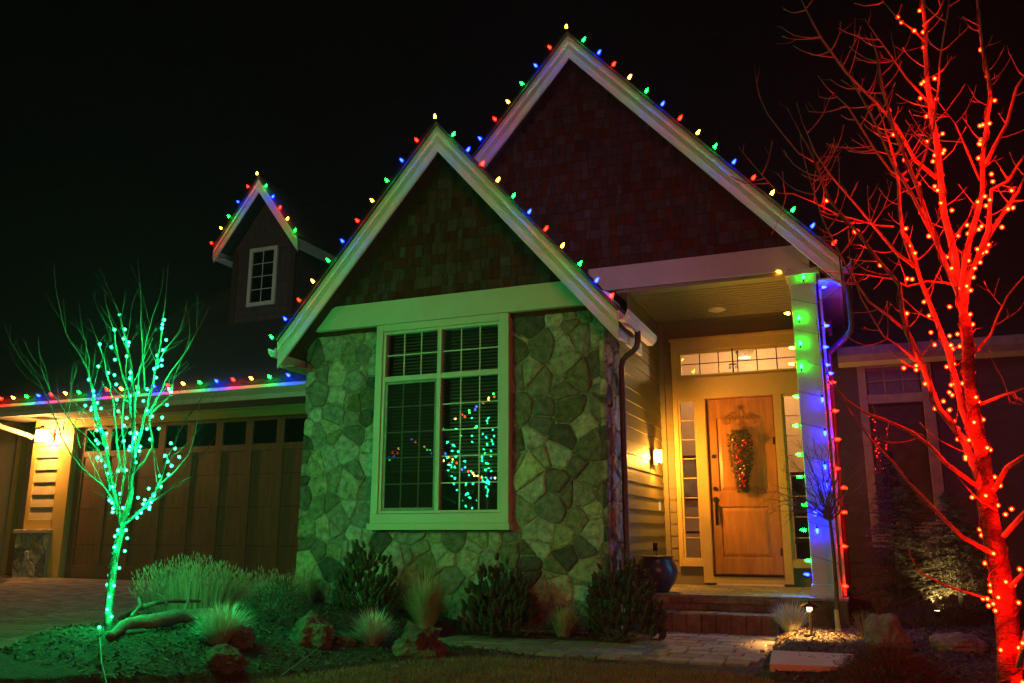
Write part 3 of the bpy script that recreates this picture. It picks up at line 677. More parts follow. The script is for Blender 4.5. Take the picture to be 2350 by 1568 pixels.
for k in range(8): x = -2.385+k*.175; boxo('brick', BRICK, step, x, x+.168, 10.655, 10.72, -.03, .235+rnd.uniform(-.003, .003), bev=.008)
for k in range(8): x = -2.385+k*.175; boxo('brick', BRICK, step, x, x+.168, 10.725, 10.985, .15, .238+rnd.uniform(-.003, .003), bev=.008)
COLM = mat('column_paint', (.60, .58, .54), .5, .04, 3, .1, 40)
b = MB(); b.box(-.585, -.275, 11.06, 11.36, .435, 4.36, .006); column = b.build('column', COLM, house)
b = MB(); b.box(-.60, -.26, 11.045, 11.375, .437, .58, .006); b.build('base', COLM, column)
b = MB(); b.box(-.60, -.26, 11.045, 11.375, 4.30, 4.42, .005); b.box(-.64, -.22, 11.01, 11.41, 4.42, 4.50, .006); b.build('capital', TRIM, column)
b = MB(); b.box(-.245, -.215, 11.10, 11.36, .45, 4.42); b.build('corner_board', TRIM, column)
b = MB(); b.box(-3.3, -.33, YW-.06, YW+.02, 4.51, 4.852, .004); b.build('porch_beam', TRIM, house)
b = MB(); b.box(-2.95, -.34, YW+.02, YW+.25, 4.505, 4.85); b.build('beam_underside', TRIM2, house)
# side wall beyond the column, soffit, gutter and downspout on the right
b = MB(); b.box(-.29, -.26, 11.15, 13.4, 3.62, 5.0); sw = b.build('side_wall', SIDED, house)
z = 3.66
while z < 4.9: plank(-.26, 11.15, -.26, 13.4, z, .17, (1, 0, 0), SIDED, sw); z += .17
b = MB(); b.prism([(-.24, YM+.06, 4.30), (.02, YM+.06, 4.30), (.02, YM+.06, 4.28), (-.24, YM+.06, 4.28)], (0, 7, 0)); b.build('soffit', TRIM, house)
gutter('gutter', .045, YM-.02, 15.5, 4.50, 1, mat('gutter_paint', (.42, .37, .33), .5)); boxo('fascia', TRIM, house, .0, .035, YM+.06, 15.5, 4.24, 4.44)
b = MB(); b.tube([(.11, 11.05, 4.42), (.11, 11.05, 3.72), (.09, 11.07, 3.64), (.02, 11.14, 3.57), (-.15, 11.34, 3.47), (-.19, 11.38, 3.42), (-.19, 11.38, 2.2), (-.19, 11.38, .5)], .038, 10); b.build('downspout', SPOUT, house, smooth=True)
# right wing
b = MB(); b.box(-.26, .20, 12.97, 13.03, 0, 3.75); b.box(1.08, 3.4, 12.97, 13.03, 0, 3.75); b.box(.20, 1.08, 12.97, 13.03, 3.55, 3.75); b.box(.20, 1.08, 12.97, 13.03, 0, 1.0); rw = b.build('wing_wall', SIDED, house)
z = .1
while z < 3.55:
    plank(-.26, 12.97, .16, 12.97, z, .17, (0, -1, 0), SIDED, rw); plank(1.12, 12.97, 3.4, 12.97, z, .17, (0, -1, 0), SIDED, rw); z += .17
b = MB(); b.prism([(-.1, 12.55, 3.52), (-.1, 12.55, 3.66), (-.1, 12.50, 3.72), (-.1, 12.46, 3.72), (-.1, 12.44, 3.60), (-.1, 12.50, 3.56)], (3.6, 0, 0)); b.build('gutter', mat('wing_gutter_redlit', (.22, .15, .12), .6), house)  # gutter colour turned dark maroon to carry the red tree light
b = MB(); b.box(-.1, 3.5, 12.56, 13.0, 3.52, 3.56); b.build('soffit', TRIM, house)
b = MB(); b.prism([(-.25, 12.5, 3.74), (-.25, 15.5, 5.2), (-.25, 15.5, 5.1), (-.25, 12.5, 3.68)], (3.8, 0, 0)); b.build('roof', ROOF, house)
WT2 = mat('wing_trim', (.22, .13, .095), .6)
b = MB(); b.box(.14, .25, 12.93, 13.02, .98, 3.62, .004); b.box(.96, 1.10, 12.93, 13.02, .98, 3.62, .004); b.box(.25, .96, 12.932, 13.02, 3.48, 3.62, .004); b.box(.25, .96, 12.932, 13.02, 2.97, 3.10, .004); b.box(.25, .96, 12.932, 13.02, .98, 1.32, .004); ww = b.build('window', WT2, house)
boxo('pane', GLASS, ww, .25, .96, 12.98, 12.984, 3.10, 3.48, bev=0); boxo('pane', GLASS, ww, .25, .96, 12.98, 12.984, 1.32, 2.97, bev=0)
for k in (1, 2): x = lerp(.25, .96, k/3); boxo('muntin', WT2, ww, x-.008, x+.008, 12.962, 12.972, 3.10, 3.48, bev=0)
boxo('muntin', WT2, ww, .25, .96, 12.96, 12.970, 3.285, 3.30, bev=0)
boxo('roller_blind', mat('roller_blind', (.20, .12, .08), .8), ww, .27, .94, 13.05, 13.055, 1.3, 2.90, bev=0)
boxo('upper_blind', mat('upper_blind', (.5, .38, .25), .8), ww, .27, .94, 13.02, 13.025, 3.08, 3.5, bev=0)  # lit look of the upper panes put into the blind's pale tan
# ---- garage wing
YG = 12.3
b = MB(); b.box(-14.55, -6.9, YG+.02, YG+.1, 3.24, 3.75); b.box(-15.45, -14.35, YG+.02, YG+.1, .2, 3.75); b.box(-25, -15.4, 13.4, 13.5, .2, 3.9); b.box(-15.47, -15.42, YG+.02, 13.4, .2, 3.75); gw = b.build('garage_wall', GSIDE, house)
b = MB(); b.box(-14.36, -6.9, YG-.03, YG+.02, 3.22, 3.37, .004); b.box(-14.60, -14.36, YG-.032, YG+.02, .3, 3.42, .005); b.box(-14.72, -14.60, YG-.02, YG+.02, .3, 3.18, .004); b.build('garage_trim', TRIM2, house)
b = MB(); b.box(-15.46, -15.34, YG-.03, YG+.02, 1.2, 3.6, .004); b.build('corner_board', TRIM2, house)
z = 1.42; 
while z < 3.3:
    p_ = plank(-15.34, YG+.02, -14.72, YG+.02, z, .25, (0, -1, 0), GSIDE, gw, t=.045); z += .245
boxo('skirt_board', TRIM2, house, -15.36, -14.70, YG-.035, YG+.02, 1.24, 1.43); boxo('stone_cap', CONC, house, -15.56, -14.64, YG-.16, YG+.02, 1.16, 1.235, bev=.01)
b = MB(); b.box(-15.50, -14.66, YG-.10, YG+.03, .2, 1.16); pb = b.build('stone_pier', MORT, house)
for p in cells(-15.50, -14.66, .26, 1.16, .30, .24): stone_obj(p, lambda u, v, h: Vector((u, YG-.10-h, v)), pb, rnd.uniform(.02, .045))
# garage door
gd = boxo('garage_door', GDOOR, house, -14.36, -7.0, YG+.10, YG+.14, .3, 3.23, bev=0)
x = -14.36+.06; k = 0
STW = .16; P_ = .68
while x < -7.6:
    boxo('stile', GDOOR, gd, x, x+STW, YG+.072, YG+.10, .33, 3.20)
    boxo('panel', GDOOR, gd, x+STW+.004, x+P_-.004, YG+.088, YG+.10, .56, 2.62); boxo('rail', GDOOR, gd, x+STW, x+P_, YG+.074, YG+.10, 2.62, 2.74); boxo('rail', GDOOR, gd, x+STW, x+P_, YG+.074, YG+.10, 3.16, 3.22); boxo('rail', GDOOR, gd, x+STW, x+P_, YG+.074, YG+.10, .33, .56)
    boxo('pane', GLASS, gd, x+STW, x+P_, YG+.09, YG+.094, 2.74, 3.16, bev=0)
    x += P_; k += 1
for z in (.95, 1.62, 2.2): boxo('section_joint', DARK, gd, -14.3, -7.1, YG+.085, YG+.0875, z-.004, z+.004, bev=0)
# garage eave, gutter, fascia, roof
b = MB(); b.prism([(-15.9, 11.46, 3.46), (-15.9, 11.46, 3.60), (-15.9, 11.40, 3.66), (-15.9, 11.36, 3.66), (-15.9, 11.34, 3.55), (-15.9, 11.40, 3.50)], (8.7, 0, 0)); b.build('gutter', TRIM, house)
boxo('fascia', TRIM, house, -15.9, -7.2, 11.462, 11.50, 3.38, 3.60); boxo('soffit', mat('eave_soffit', (.12, .11, .09), .8), house, -15.9, -7.0, 11.5, 12.35, 3.40, 3.43, bev=0)
boxo('frieze_board', TRIM, house, -15.4, -6.9, YG-.02, YG+.02, 3.38, 3.40)
def zr(y): return 3.66+.71*(y-11.35)
b = MB(); b.prism([(-16.2, 11.35, zr(11.35)), (-6.0, 11.35, zr(11.35)), (-6.0, 17.5, zr(17.5)), (-14.0, 17.5, zr(17.5)), (-14.35, 16.26, zr(16.26)), (-15.3, 12.8, zr(12.8))], (0, 0, -.06)); b.build('roof', ROOF, house)
b = MB(); b.prism([(-25, 12.4, 3.5), (-15.9, 12.4, 3.5), (-15.9, 14, 4.7), (-25, 14, 4.7)], (0, 0, -.06)); b.build('roof', ROOF, house)
# garage downspout and lantern
b = MB(); b.tube([(-15.62, 11.44, 3.46), (-15.62, 11.46, 3.32), (-15.60, 11.60, 3.22), (-15.50, 12.15, 3.10), (-15.46, 12.24, 3.05)], [.05]*5, 8); b.build('downspout', TRIM, house, smooth=True)
lt = thing('garage_lantern', 'bright lantern on the siding pier at the left end of the garage', 'wall lamp', (-14.95, YG-.08, 3.0))
b = MB(); b.box(-15.02, -14.80, YG-.38, YG-.20, 3.17, 3.19, .003); b.box(-15.02, -14.80, YG-.38, YG-.365, 2.905, 2.92); b.box(-15.02, -14.80, YG-.215, YG-.20, 2.905, 2.92); b.box(-15.02, -15.005, YG-.365, YG-.215, 2.905, 2.92); b.box(-14.815, -14.80, YG-.365, YG-.215, 2.905, 2.92); b.box(-14.93, -14.89, YG-.03, YG, 2.95, 3.2); b.tube([(-14.91, YG-.02, 3.05), (-14.91, YG-.14, 3.16), (-14.91, YG-.22, 3.18)], .01, 6)
for x in (-15.015, -14.915, -14.815): b.box(x-.006, x+.006, YG-.378, YG-.366, 2.92, 3.17)
b.prism([(-15.04, YG-.40, 3.19), (-14.78, YG-.40, 3.19), (-14.87, YG-.31, 3.25), (-14.95, YG-.31, 3.25)], (0, .02, 0)); b.build('frame', BRONZE, lt)
b = MB(); b.box(-15.0, -14.82, YG-.36, YG-.22, 2.93, 3.16); b.build('lamp_glass', emit('lantern_glow', (1, .66, .30), 16, clear=True), lt)
warm_light('lantern_light', (-14.91, YG-.31, 3.02), 260, .05, (1, .44, .10), lt)
# far left wing door trim lit by the lantern
b = MB(); b.box(-17.2, -17.05, 13.25, 13.4, .3, 3.5); b.build('corner_board', TRIM2, house)
# ---- dormer
DY = 14.0; DX = -11.4; DZ = 8.62; DS = 1.35
dm = MB(); dm.prism([(-12.2, DY, 5.4), (-10.6, DY, 5.4), (-10.6, DY, 7.2), (DX, DY, 8.28), (-12.2, DY, 7.2)], (0, .06, 0)); dm.prism([(-10.66, DY+.06, 5.4), (-10.66, 17.0, 5.4), (-10.66, 17.0, 7.3), (-10.66, DY+.06, 7.3)], (.06, 0, 0)); dm.prism([(-12.2, DY+.06, 5.4), (-12.2, 17.0, 5.4), (-12.2, 17.0, 7.3), (-12.2, DY+.06, 7.3)], (.06, 0, 0))
dwall = dm.build('dormer', SHING, house)
z = 5.5
while z < 7.2:
    boxo('trim_course', SHING, dwall, -12.1, -10.7, DY-.012, DY, z, z+.01, bev=0); z += .17
b = MB(); b.box(-12.22, -12.08, DY-.022, DY, 5.42, 7.2); b.box(-10.72, -10.58, DY-.022, DY, 5.42, 7.2); b.box(-12.08, -10.72, DY-.024, DY, 7.1, 7.24); b.build('corner_board', SHING, dwall)
def dgable(xe_):
    ze = DZ-DS*abs(xe_-DX); a, c = ((DX, DZ), (xe_, ze)) if xe_ > DX else ((xe_, ze), (DX, DZ)); yf = DY-.35
    rake(a[0], a[1], c[0], c[1], yf, .10, .03, parent=dwall); rake(a[0], a[1], c[0], c[1], yf+.02, .20, .03, parent=dwall, drop=.10)
    b = MB(); b.prism([(a[0], yf-.02, a[1]+.05), (c[0], yf-.02, c[1]+.05), (c[0], yf-.02, c[1]+.001), (a[0], yf-.02, a[1]+.001)], (0, 3.4, 0)); b.build('roof', ROOF, dwall)
dgable(-12.48); dgable(-10.30)
boxo('fascia', TRIM, dwall, -10.34, -10.30, DY-.34, 16.2, 6.92, 7.14); boxo('fascia', TRIM, dwall, -12.50, -12.46, DY-.34, 16.2, 6.92, 7.14); boxo('soffit', TRIM, dwall, -12.46, -12.2, DY-.30, 16.2, 6.90, 6.92)
dwn = frame_ring(-11.76, -11.03, 5.86, 7.16, .085, DY-.05, DY+.001, 'window', TRIM, dwall)
boxo('pane', GLASS, dwall, -11.68, -11.11, DY-.026, DY-.02, 5.94, 7.08, bev=0)
b = MB(); b.box(-11.402, -11.388, DY-.038, DY-.028, 5.94, 7.08)
for k in range(1, 4): z = lerp(5.94, 7.08, k/4); b.box(-11.68, -11.11, DY-.040, DY-.030, z-.007, z+.007)
b.build('muntin', TRIM, dwall)

# ================================================================== STRING LIGHTS
CLR = {'r': ((1, .0010, .0002), 105), 'g': ((.0005, 1, .006), 90), 'b': ((.0005, .0018, 1), 210), 'w': ((1, .36, .012), 38)}
CORE = {'r': (1, .30, .12), 'g': (.5, 1, .6), 'b': (.42, .55, 1), 'w': (1, .85, .62)}
bulbm = {}
SOCK = mat('socket', (.02, .04, .02), .6)
for k, (c_, e_) in CLR.items():
    b = MB(); n = 10
    b.lathe([(.006, .0), (.013, .004), (.0175, .018), (.0165, .032), (.011, .052), (.004, .066), (.0, .068)], (0, 0, 0), n)
    b.lathe([(.0, .014), (.006, .018), (.007, .030), (.004, .044), (0, .048)], (0, 0, 0), 6, mi=1)
    bulbm[k] = b.mesh('bulb', [emit('bulb_'+k, c_, e_, clear=True), emit('core_'+k, CORE[k], .9)], True)
    MATS['bulb_'+k].cycles.emission_sampling = 'FRONT_BACK'; MATS['core_'+k].cycles.emission_sampling = 'NONE'
b = MB(); b.lathe([(0, -.028), (.010, -.028), (.012, -.01), (.012, .004), (0, .004)], (0, 0, 0), 8); sockm = b.mesh('socket', SOCK)
CN = {'r': 'red bulb', 'g': 'green bulb', 'b': 'blue bulb', 'w': 'warm white bulb'}
def light_string(label, items, wirepts, group='coloured holiday light strings on the house', scale=1.0, cat='string lights'):
    """items: (pos, colour, direction)"""
    t = thing('string_lights', label, cat, items[0][0], group)
    b = MB(); b.tube(wirepts, .0032, 4, cap=False); b.build('wire', WIRE, t)
    for p, c_, d in items:
        q = Vector(d).to_track_quat('Z', 'Y').to_euler()
        o = link('bulb', bulbm[c_], t, p, q); o['label'] = CN[c_]; o.scale = (scale,)*3
        s_ = bpy.data.objects.new('socket', sockm); COL.objects.link(s_); s_.parent = o
    return t
def seg_dir(ax, side, sl):
    v = Vector((side*sl*.6, -.15, 1.0)); return v.normalized()
def rake_string(label, ax, az, sl, y, left, right, top, out=.05, scale=1.0):
    items = []; L_ = []; Rr = []
    for lst, side, store in ((left, -1, L_), (right, 1, Rr)):
        for (px, py, c_) in lst:
            p = onY(px, py, y)
            # snap to the rake line, keeping x along the slope
            xx = p.x; zz = az+.03-sl*abs(xx-ax)
            d_ = (p.z-zz); nx_ = side*sl/math.hypot(1, sl); nz = 1/math.hypot(1, sl); h = d_*nz
            base = Vector((xx-nx_*(h-out), y, p.z-nz*(h-out)))-Vector((nx_, 0, nz))*.035
            q = (base, c_, Vector((nx_, -.15, nz+.25)).normalized()); items.append(q); store.append(base)
    apex = Vector((ax, y, az+.05)); 
    if top: items.append((apex, top, (0, 0, 1)))
    L_.sort(key=lambda v: v.x); Rr.sort(key=lambda v: v.x)
    pts = []
    allp = L_+([apex] if True else [])+Rr
    for a, b_ in zip(allp, allp[1:]):
        pts += [a-Vector((0, 0, .02)), (a+b_)/2-Vector((0, 0, .035))]
    pts.append(allp[-1])
    return light_string(label, items, pts, scale=scale)
rake_string('multicoloured bulb string along the roof edge of the stone front gable', AX, AZ, GS, YB-.065,
    [(960, 326, 'r'), (925, 372, 'b'), (890, 418, 'g'), (855, 463, 'w'), (820, 508, 'r'), (786, 555, 'b'), (753, 599, 'g'), (718, 647, 'w'), (685, 689, 'r'), (652, 731, 'b'), (622, 774, 'g')],
    [(1040, 310, 'g'), (1076, 343, 'b'), (1108, 376, 'r'), (1145, 412, 'w'), (1181, 448, 'g'), (1217, 485, 'b'), (1257, 522, 'r'), (1295, 561, 'w'), (1337, 600, 'g'), (1376, 638, 'b'), (1407, 677, 'r')], 'w')
rake_string('multicoloured bulb string along the tallest gable above the porch', MX, MZ, MS, YM-.065,
    [(1259, 109, 'r'), (1227, 151, 'b'), (1195, 192, 'g'), (1162, 233, 'w'), (1131, 272, 'r'), (1099, 318, 'b')],
    [(1340, 92, 'g'), (1377, 119, 'b'), (1410, 147, 'r'), (1448, 175, 'w'), (1488, 205, 'g'), (1524, 236, 'b'), (1564, 269, 'r'), (1606, 301, 'w'), (1645, 333, 'g'), (1688, 369, 'b'), (1735, 403, 'r'), (1776, 440, 'w'), (1823, 479, 'g'), (1867, 517, 'b'), (1915, 558, 'r')], 'w', scale=1.08)
rake_string('multicoloured bulb string on the small dormer gable at the left', DX, DZ, DS, DY-.42,
    [(570, 430, 'r'), (547, 465, 'b'), (525, 498, 'g'), (506, 524, 'w'), (483, 557, 'r')], [(617, 421, 'g'), (634, 445, 'b'), (651, 469, 'r'), (669, 494, 'w'), (687, 520, 'g')], 'w', scale=1.1)
xs_ = [(8, 'r'), (36, 'w'), (66, 'g'), (93, 'b'), (122, 'r'), (154, 'w'), (185, 'g'), (217, 'b'), (249, 'r'), (281, 'w'), (318, 'g'), (355, 'b'), (386, 'r'), (422, 'w'), (460, 'g'), (498, 'b'), (536, 'r'), (577, 'w'), (619, 'g'), (662, 'b')]
it = [(Vector((onY(px, 900, 11.33).x, 11.33, 3.70)), c_, (0, -1, .35)) for px, c_ in xs_]
light_string('row of multicoloured bulbs along the garage gutter', it, [q[0]+Vector((0, .03, -.01)) for q in it], scale=1.25)
# column string
CL = [(1793, 624, 'w', 0), (1843, 640, 'g', 1), (1884, 660, 'b', 0), (1812, 720, 'w', 0), (1833, 735, 'g', 1), (1890, 748, 'b', 0), (1836, 793, 'g', 1), (1823, 799, 'w', 0), (1888, 797, 'b', 0), (1822, 836, 'w', 0), (1838, 846, 'g', 1), (1892, 838, 'b', 0), (1899, 857, 'b', 0), (1904, 878, 'r', 0), (1833, 910, 'g', 0), (1886, 911, 'b', 1), (1910, 943, 'r', 0), (1832, 978, 'g', 0), (1892, 988, 'b', 1), (1915, 1008, 'r', 0), (1839, 1044, 'g', 0), (1892, 1065, 'b', 1), (1914, 1075, 'r', 0), (1841, 1095, 'g', 0), (1897, 1108, 'b', 1), (1930, 1119, 'r', 0), (1852, 1159, 'g', 0), (1870, 1171, 'b', 1), (1930, 1175, 'r', 0), (1849, 1217, 'g', 0), (1874, 1212, 'b', 1), (1930, 1253, 'r', 0), (1860, 1287, 'g', 0), (1857, 1319, 'b', 0), (1932, 1344, 'r', 0)]
it = []
for (px, py, c_, fr) in CL:
    p = onY(px, py, 11.02 if fr else 11.10)
    if fr: d = (0, -.12, -1 if c_ == 'b' else 1)
    else: d = (-1, -.3, .1) if px < 1865 else (1, -.3, -.1)
    if fr: p.y = 11.035
    it.append((p, c_, d))
wp = []; z = 4.52; a = 0
while z > .5:
    for (x, y) in ((-.592, 11.052), (-.268, 11.052), (-.268, 11.368), (-.592, 11.368)): wp.append((x, y, z)); z -= .10
light_string('bulb string spiralling down the white porch column', it, wp, scale=1.05)

# ================================================================== TREES
def jag(pts, radii, step=.12, amp=.012, seed=0):
    P = []; Rr = []; s_ = seed
    for i in range(len(pts)-1):
        a, b_ = Vector(pts[i]), Vector(pts[i+1]); n = max(1, int((b_-a).length/step))
        for k in range(n):
            t_ = k/n; q = a.lerp(b_, t_)
            # catmull
            p0 = Vector(pts[max(i-1, 0)]); p3 = Vector(pts[min(i+2, len(pts)-1)])
            q = .5*((2*a)+(b_-p0)*t_+(2*p0-5*a+4*b_-p3)*t_*t_+(-p0+3*a-3*b_+p3)*t_**3)
            q = q+Vector((rnd.uniform(-1, 1), rnd.uniform(-1, 1), rnd.uniform(-1, 1)))*amp*(1 if (i or k) else 0)
            P.append(q); Rr.append(lerp(radii[i], radii[i+1], t_))
    P.append(Vector(pts[-1])); Rr.append(radii[-1]); return P, Rr
SKEL = []
def sprout(mb, p, d, L, r, depth, up=.5, kink=.25, sides=4, seg=None, dens=1.0, knob=False):
    seg = seg or max(3, int(L/.06)); pts = [p]; q = p; d = d.normalized()
    for k in range(seg):
        d = (d+Vector((rnd.uniform(-kink, kink), rnd.uniform(-kink, kink), rnd.uniform(-kink, kink)+up*.35))*(.5)).normalized()
        q = q+d*(L/seg); pts.append(q)
        if depth > 0 and rnd.random() < .45*dens and k > 0:
            a = d.orthogonal(); a.rotate(Matrix.Rotation(rnd.uniform(0, 6.28), 3, d)) if False else None
            ax_ = Vector((rnd.uniform(-1, 1), rnd.uniform(-1, 1), rnd.uniform(-1, 1))); sd = d.cross(ax_).normalized()
            sprout(mb, q, d*.75+sd*.8, L*(1-k/seg)*rnd.uniform(.35, .7)+.03, r*(1-k/seg*.6)*.6, depth-1, up, kink, 3, dens=dens)
    rr = [lerp(r, r*.35, k/seg) for k in range(seg+1)]
    if knob: rr[-1] = r*.9
    mb.tube(pts, rr, sides, cap=knob)
# ---- red-lit tree (right): limbs traced as photo rays on depth planes around y = 4.5
RT = MB(); RTB = MB()
def rp(lst, y0, y1, kind):
    n = len(lst)
    out = []
    for i, (x, y) in enumerate(lst):
        px, py = (1678+.471*x, .471*y) if kind == 'A' else (1678+.529*x, 738+.529*y)
        out.append(onY(px, py, lerp(y0, y1, i/(n-1) if n > 1 else 0)))
    return out
LIMBS = [
    ('B', [(1235, 1680), (1210, 1568), (1195, 1300), (1160, 1050), (1110, 800), (1085, 560), (1040, 350), (1025, 100), (1010, -30)], 4.5, 4.5, .088, .034, 0),
    ('A', [(1134, 1560), (1112, 1440), (1080, 1250), (1040, 1050), (1010, 750), (960, 480), (945, 250), (935, -30)], 4.5, 4.55, .034, .012, 1),
    ('A', [(1134, 1560), (1122, 1400), (1170, 1130), (1220, 930), (1240, 600), (1265, 470), (1215, 230), (1195, -20)], 4.5, 4.35, .024, .008, 1),
    ('A', [(1134, 1560), (1150, 1370), (1240, 1130), (1260, 930), (1340, 880), (1400, 800), (1440, 740)], 4.5, 4.3, .020, .006, 1),
    ('A', [(1134, 1560), (1095, 1420), (980, 1150), (900, 900), (800, 650), (740, 430), (705, 260)], 4.5, 4.15, .022, .007, 1),
    ('A', [(970, 1130), (880, 950), (780, 800), (680, 560), (590, 400)], 4.3, 4.1, .012, .004, 1),
    ('B', [(1110, 800), (1040, 600), (1000, 510), (900, 370), (830, 200), (760, 40), (746, -35), (731, -158), (651, -253), (534, -398), (418, -531), (380, -640), (293, -826)], 4.5, 4.0, .030, .003, 1),
    ('A', [(890, 1300), (830, 1130), (810, 900), (770, 700), (750, 640)], 4.32, 4.4, .014, .005, 1),
    ('B', [(1060, 540), (1000, 380), (980, 270), (930, 100), (890, 0)], 4.5, 4.6, .026, .015, 1),
    ('A', [(1000, 1568), (900, 1300), (890, 1240)], 4.6, 4.6, .015, .012, 1),
    ('B', [(797, 169), (724, 104), (666, 67), (622, 9), (564, -108), (535, -180)], 4.35, 4.1, .007, .003, 1),
    ('B', [(746, 31), (680, -20), (600, -86), (549, -159), (445, -327), (392, -442), (356, -567), (325, -665)], 4.3, 3.95, .009, .003, 1),
    ('A', [(895, 1300), (810, 1230), (740, 1150), (650, 1050), (480, 850), (400, 740), (365, 640)], 4.3, 4.1, .011, .003, 1),
    ('A', [(1000, 870), (900, 780), (800, 620), (700, 500), (500, 280), (400, 120), (335, -10)], 4.5, 4.3, .013, .004, 1),
    ('A', [(860, 880), (780, 830), (700, 720), (610, 600), (560, 520), (500, 460)], 4.3, 4.1, .009, .003, 1),
    ('A', [(900, 870), (980, 620), (1020, 300), (1062, -20)], 4.3, 4.2, .008, .004, 1),
    ('A', [(1240, 800), (1340, 600), (1380, 430), (1440, 350)], 4.4, 4.2, .012, .006, 1),
    ('A', [(1190, 1270), (1270, 1110), (1350, 1000), (1400, 930), (1440, 840)], 4.4, 4.3, .014, .006, 1),
    ('A', [(930, 130), (1000, 60), (1040, -10)], 4.5, 4.4, .006, .003, 1),
    ('A', [(1070, 1380), (950, 1365), (860, 1400), (780, 1360), (650, 1340), (500, 1330)], 4.5, 4.2, .006, .003, 1),
    ('A', [(960, 500), (850, 380), (760, 260), (700, 170)], 4.5, 4.4, .008, .003, 1),
    ('A', [(940, 200), (890, 150), (810, 95), (740, 10)], 4.5, 4.45, .008, .003, 1),
    ('A', [(400, 790), (330, 750), (250, 650), (180, 560), (140, 480)], 4.1, 3.95, .005, .0025, 0),
    ('A', [(790, 1105), (700, 1100), (520, 1045), (400, 990), (300, 950), (230, 940), (150, 860), (98, 795)], 4.3, 4.0, .006, .0025, 1),
    ('A', [(1210, 880), (1140, 720), (1090, 600), (1040, 540)], 4.45, 4.3, .007, .003, 1),
    ('B', [(1060, 710), (930, 610), (780, 480), (660, 430), (580, 395), (500, 340), (430, 250), (388, 140)], 4.45, 4.0, .013, .003, 0),
    ('B', [(1140, 1010), (1000, 930), (850, 790), (700, 620), (600, 500), (525, 405)], 4.45, 4.0, .014, .003, 0),
    ('B', [(1180, 1230), (1100, 1200), (950, 1150), (850, 1105), (805, 1075), (795, 1050)], 4.4, 4.1, .007, .003, 0),
    ('B', [(1140, 730), (1200, 640), (1290, 570)], 4.45, 4.3, .020, .012, 0),
    ('B', [(1180, 930), (1230, 870), (1300, 800)], 4.45, 4.3, .020, .013, 0),
    ('B', [(1070, 362), (1180, 325), (1290, 285)], 4.5, 4.3, .010, .006, 1),
    ('B', [(1260, 360), (1215, 345), (1195, 290), (1172, 240)], 4.35, 4.3, .004, .002, 0),
    ('B', [(1060, 130), (1130, 50), (1160, -30), (1200, -110), (1290, -220)], 4.5, 4.25, .009, .004, 1),
    ('B', [(1210, 1150), (1250, 1100), (1300, 1050)], 4.4, 4.3, .016, .010, 0),
    ('B', [(1250, 1500), (1280, 1350), (1330, 1250)], 4.4, 4.3, .03, .02, 0),
    ('B', [(680, 435), (670, 500), (600, 490), (560, 440)], 4.15, 4.1, .003, .002, 0),
    ('B', [(1150, 820), (1080, 780), (1040, 740)], 4.45, 4.4, .006, .003, 0),
]
rt = thing('bare_tree', 'large bare tree at the right wrapped in red lights', 'tree', (onY(2345, 1640, 4.5).x, 4.5, 0))
for k_, (kd, lst, ya, yb, r0, r1, tw) in enumerate(LIMBS):
    r0 *= .62 if r0 > .015 else .82; r1 *= .8
    pts = rp(lst, ya, yb, kd); n = len(pts)
    if k_ == 0: pts = [Vector((pts[0].x+.02, 4.5, -.05))]+pts; n += 1; radii = [.060, .056]+[.053, .050, .047, .041, .032, .028, .027, .026]
    else: radii = [lerp(r0, r1, i/(n-1)) for i in range(n)]
    P, Rr = jag(pts, radii, .10, .006 if k_ else .004)
    (RT if k_ == 0 else RTB).tube(P, Rr, 12 if r0 > .03 else (7 if r0 > .01 else 5))
    SKEL.append((P, Rr))
    if k_ == 0: continue
    nsp = 0
    for i in range(1, len(P)-1):
        if Rr[i] > .018 and rnd.random() < .5: continue
        for rep_ in range(2 if (tw and Rr[i] < .010) else 1):
          if rnd.random() < (.8 if tw else .28):
            d = (P[i+1]-P[i]).normalized(); sd = d.cross(Vector((rnd.uniform(-.4, .4), 1, rnd.uniform(-.4, .4)))).normalized()*(1 if rnd.random() < .5 else -1)
            sprout(RTB, P[i].lerp(P[i+1], rnd.random()), d*.35+sd, rnd.uniform(.06, .25), .0036, 1, 1.1, .30, 4, seg=5, dens=.5, knob=True)
    sprout(RTB, P[-1], (P[-1]-P[-2]), rnd.uniform(.1, .2), max(.0025, Rr[-1]*.8), 1, .5, .3, 4, knob=True)
RT.build('trunk', BARK, rt, smooth=True); RTB.build('branches', mat('brightened_bark', (.13, .115, .10), .8, .3, 20, .4, 50, col2=(.32, .29, .26)), rt, smooth=True)  # branch bark made brighter than the trunk to look more strongly lit
def led_mesh(name, m, r, cap=None, rc=0):
    b = MB(); b.lathe([(0, -r), (r*.8, -r*.6), (r, 0), (r*.8, r*.7), (0, r*1.2)], (0, 0, 0), 7)
    if cap: b.lathe([(0, -rc), (rc*.8, -rc*.6), (rc, 0), (rc*.8, rc*.7), (0, rc*1.3)], (0, 0, 0), 9, mi=1); return b.mesh(name, [m, cap], True)  # cap: larger glowing shell that imitates bloom
    return b.mesh(name, m, True)
REDE = emit('red_led', (1, .0011, .00012), 1400); LEDR = led_mesh('bulb', REDE, .0060, emit('red_bloom_shell', (1, .016, .004), 1.3, clear=True), .0112)  # outer shell added to imitate bloom around each red bulb
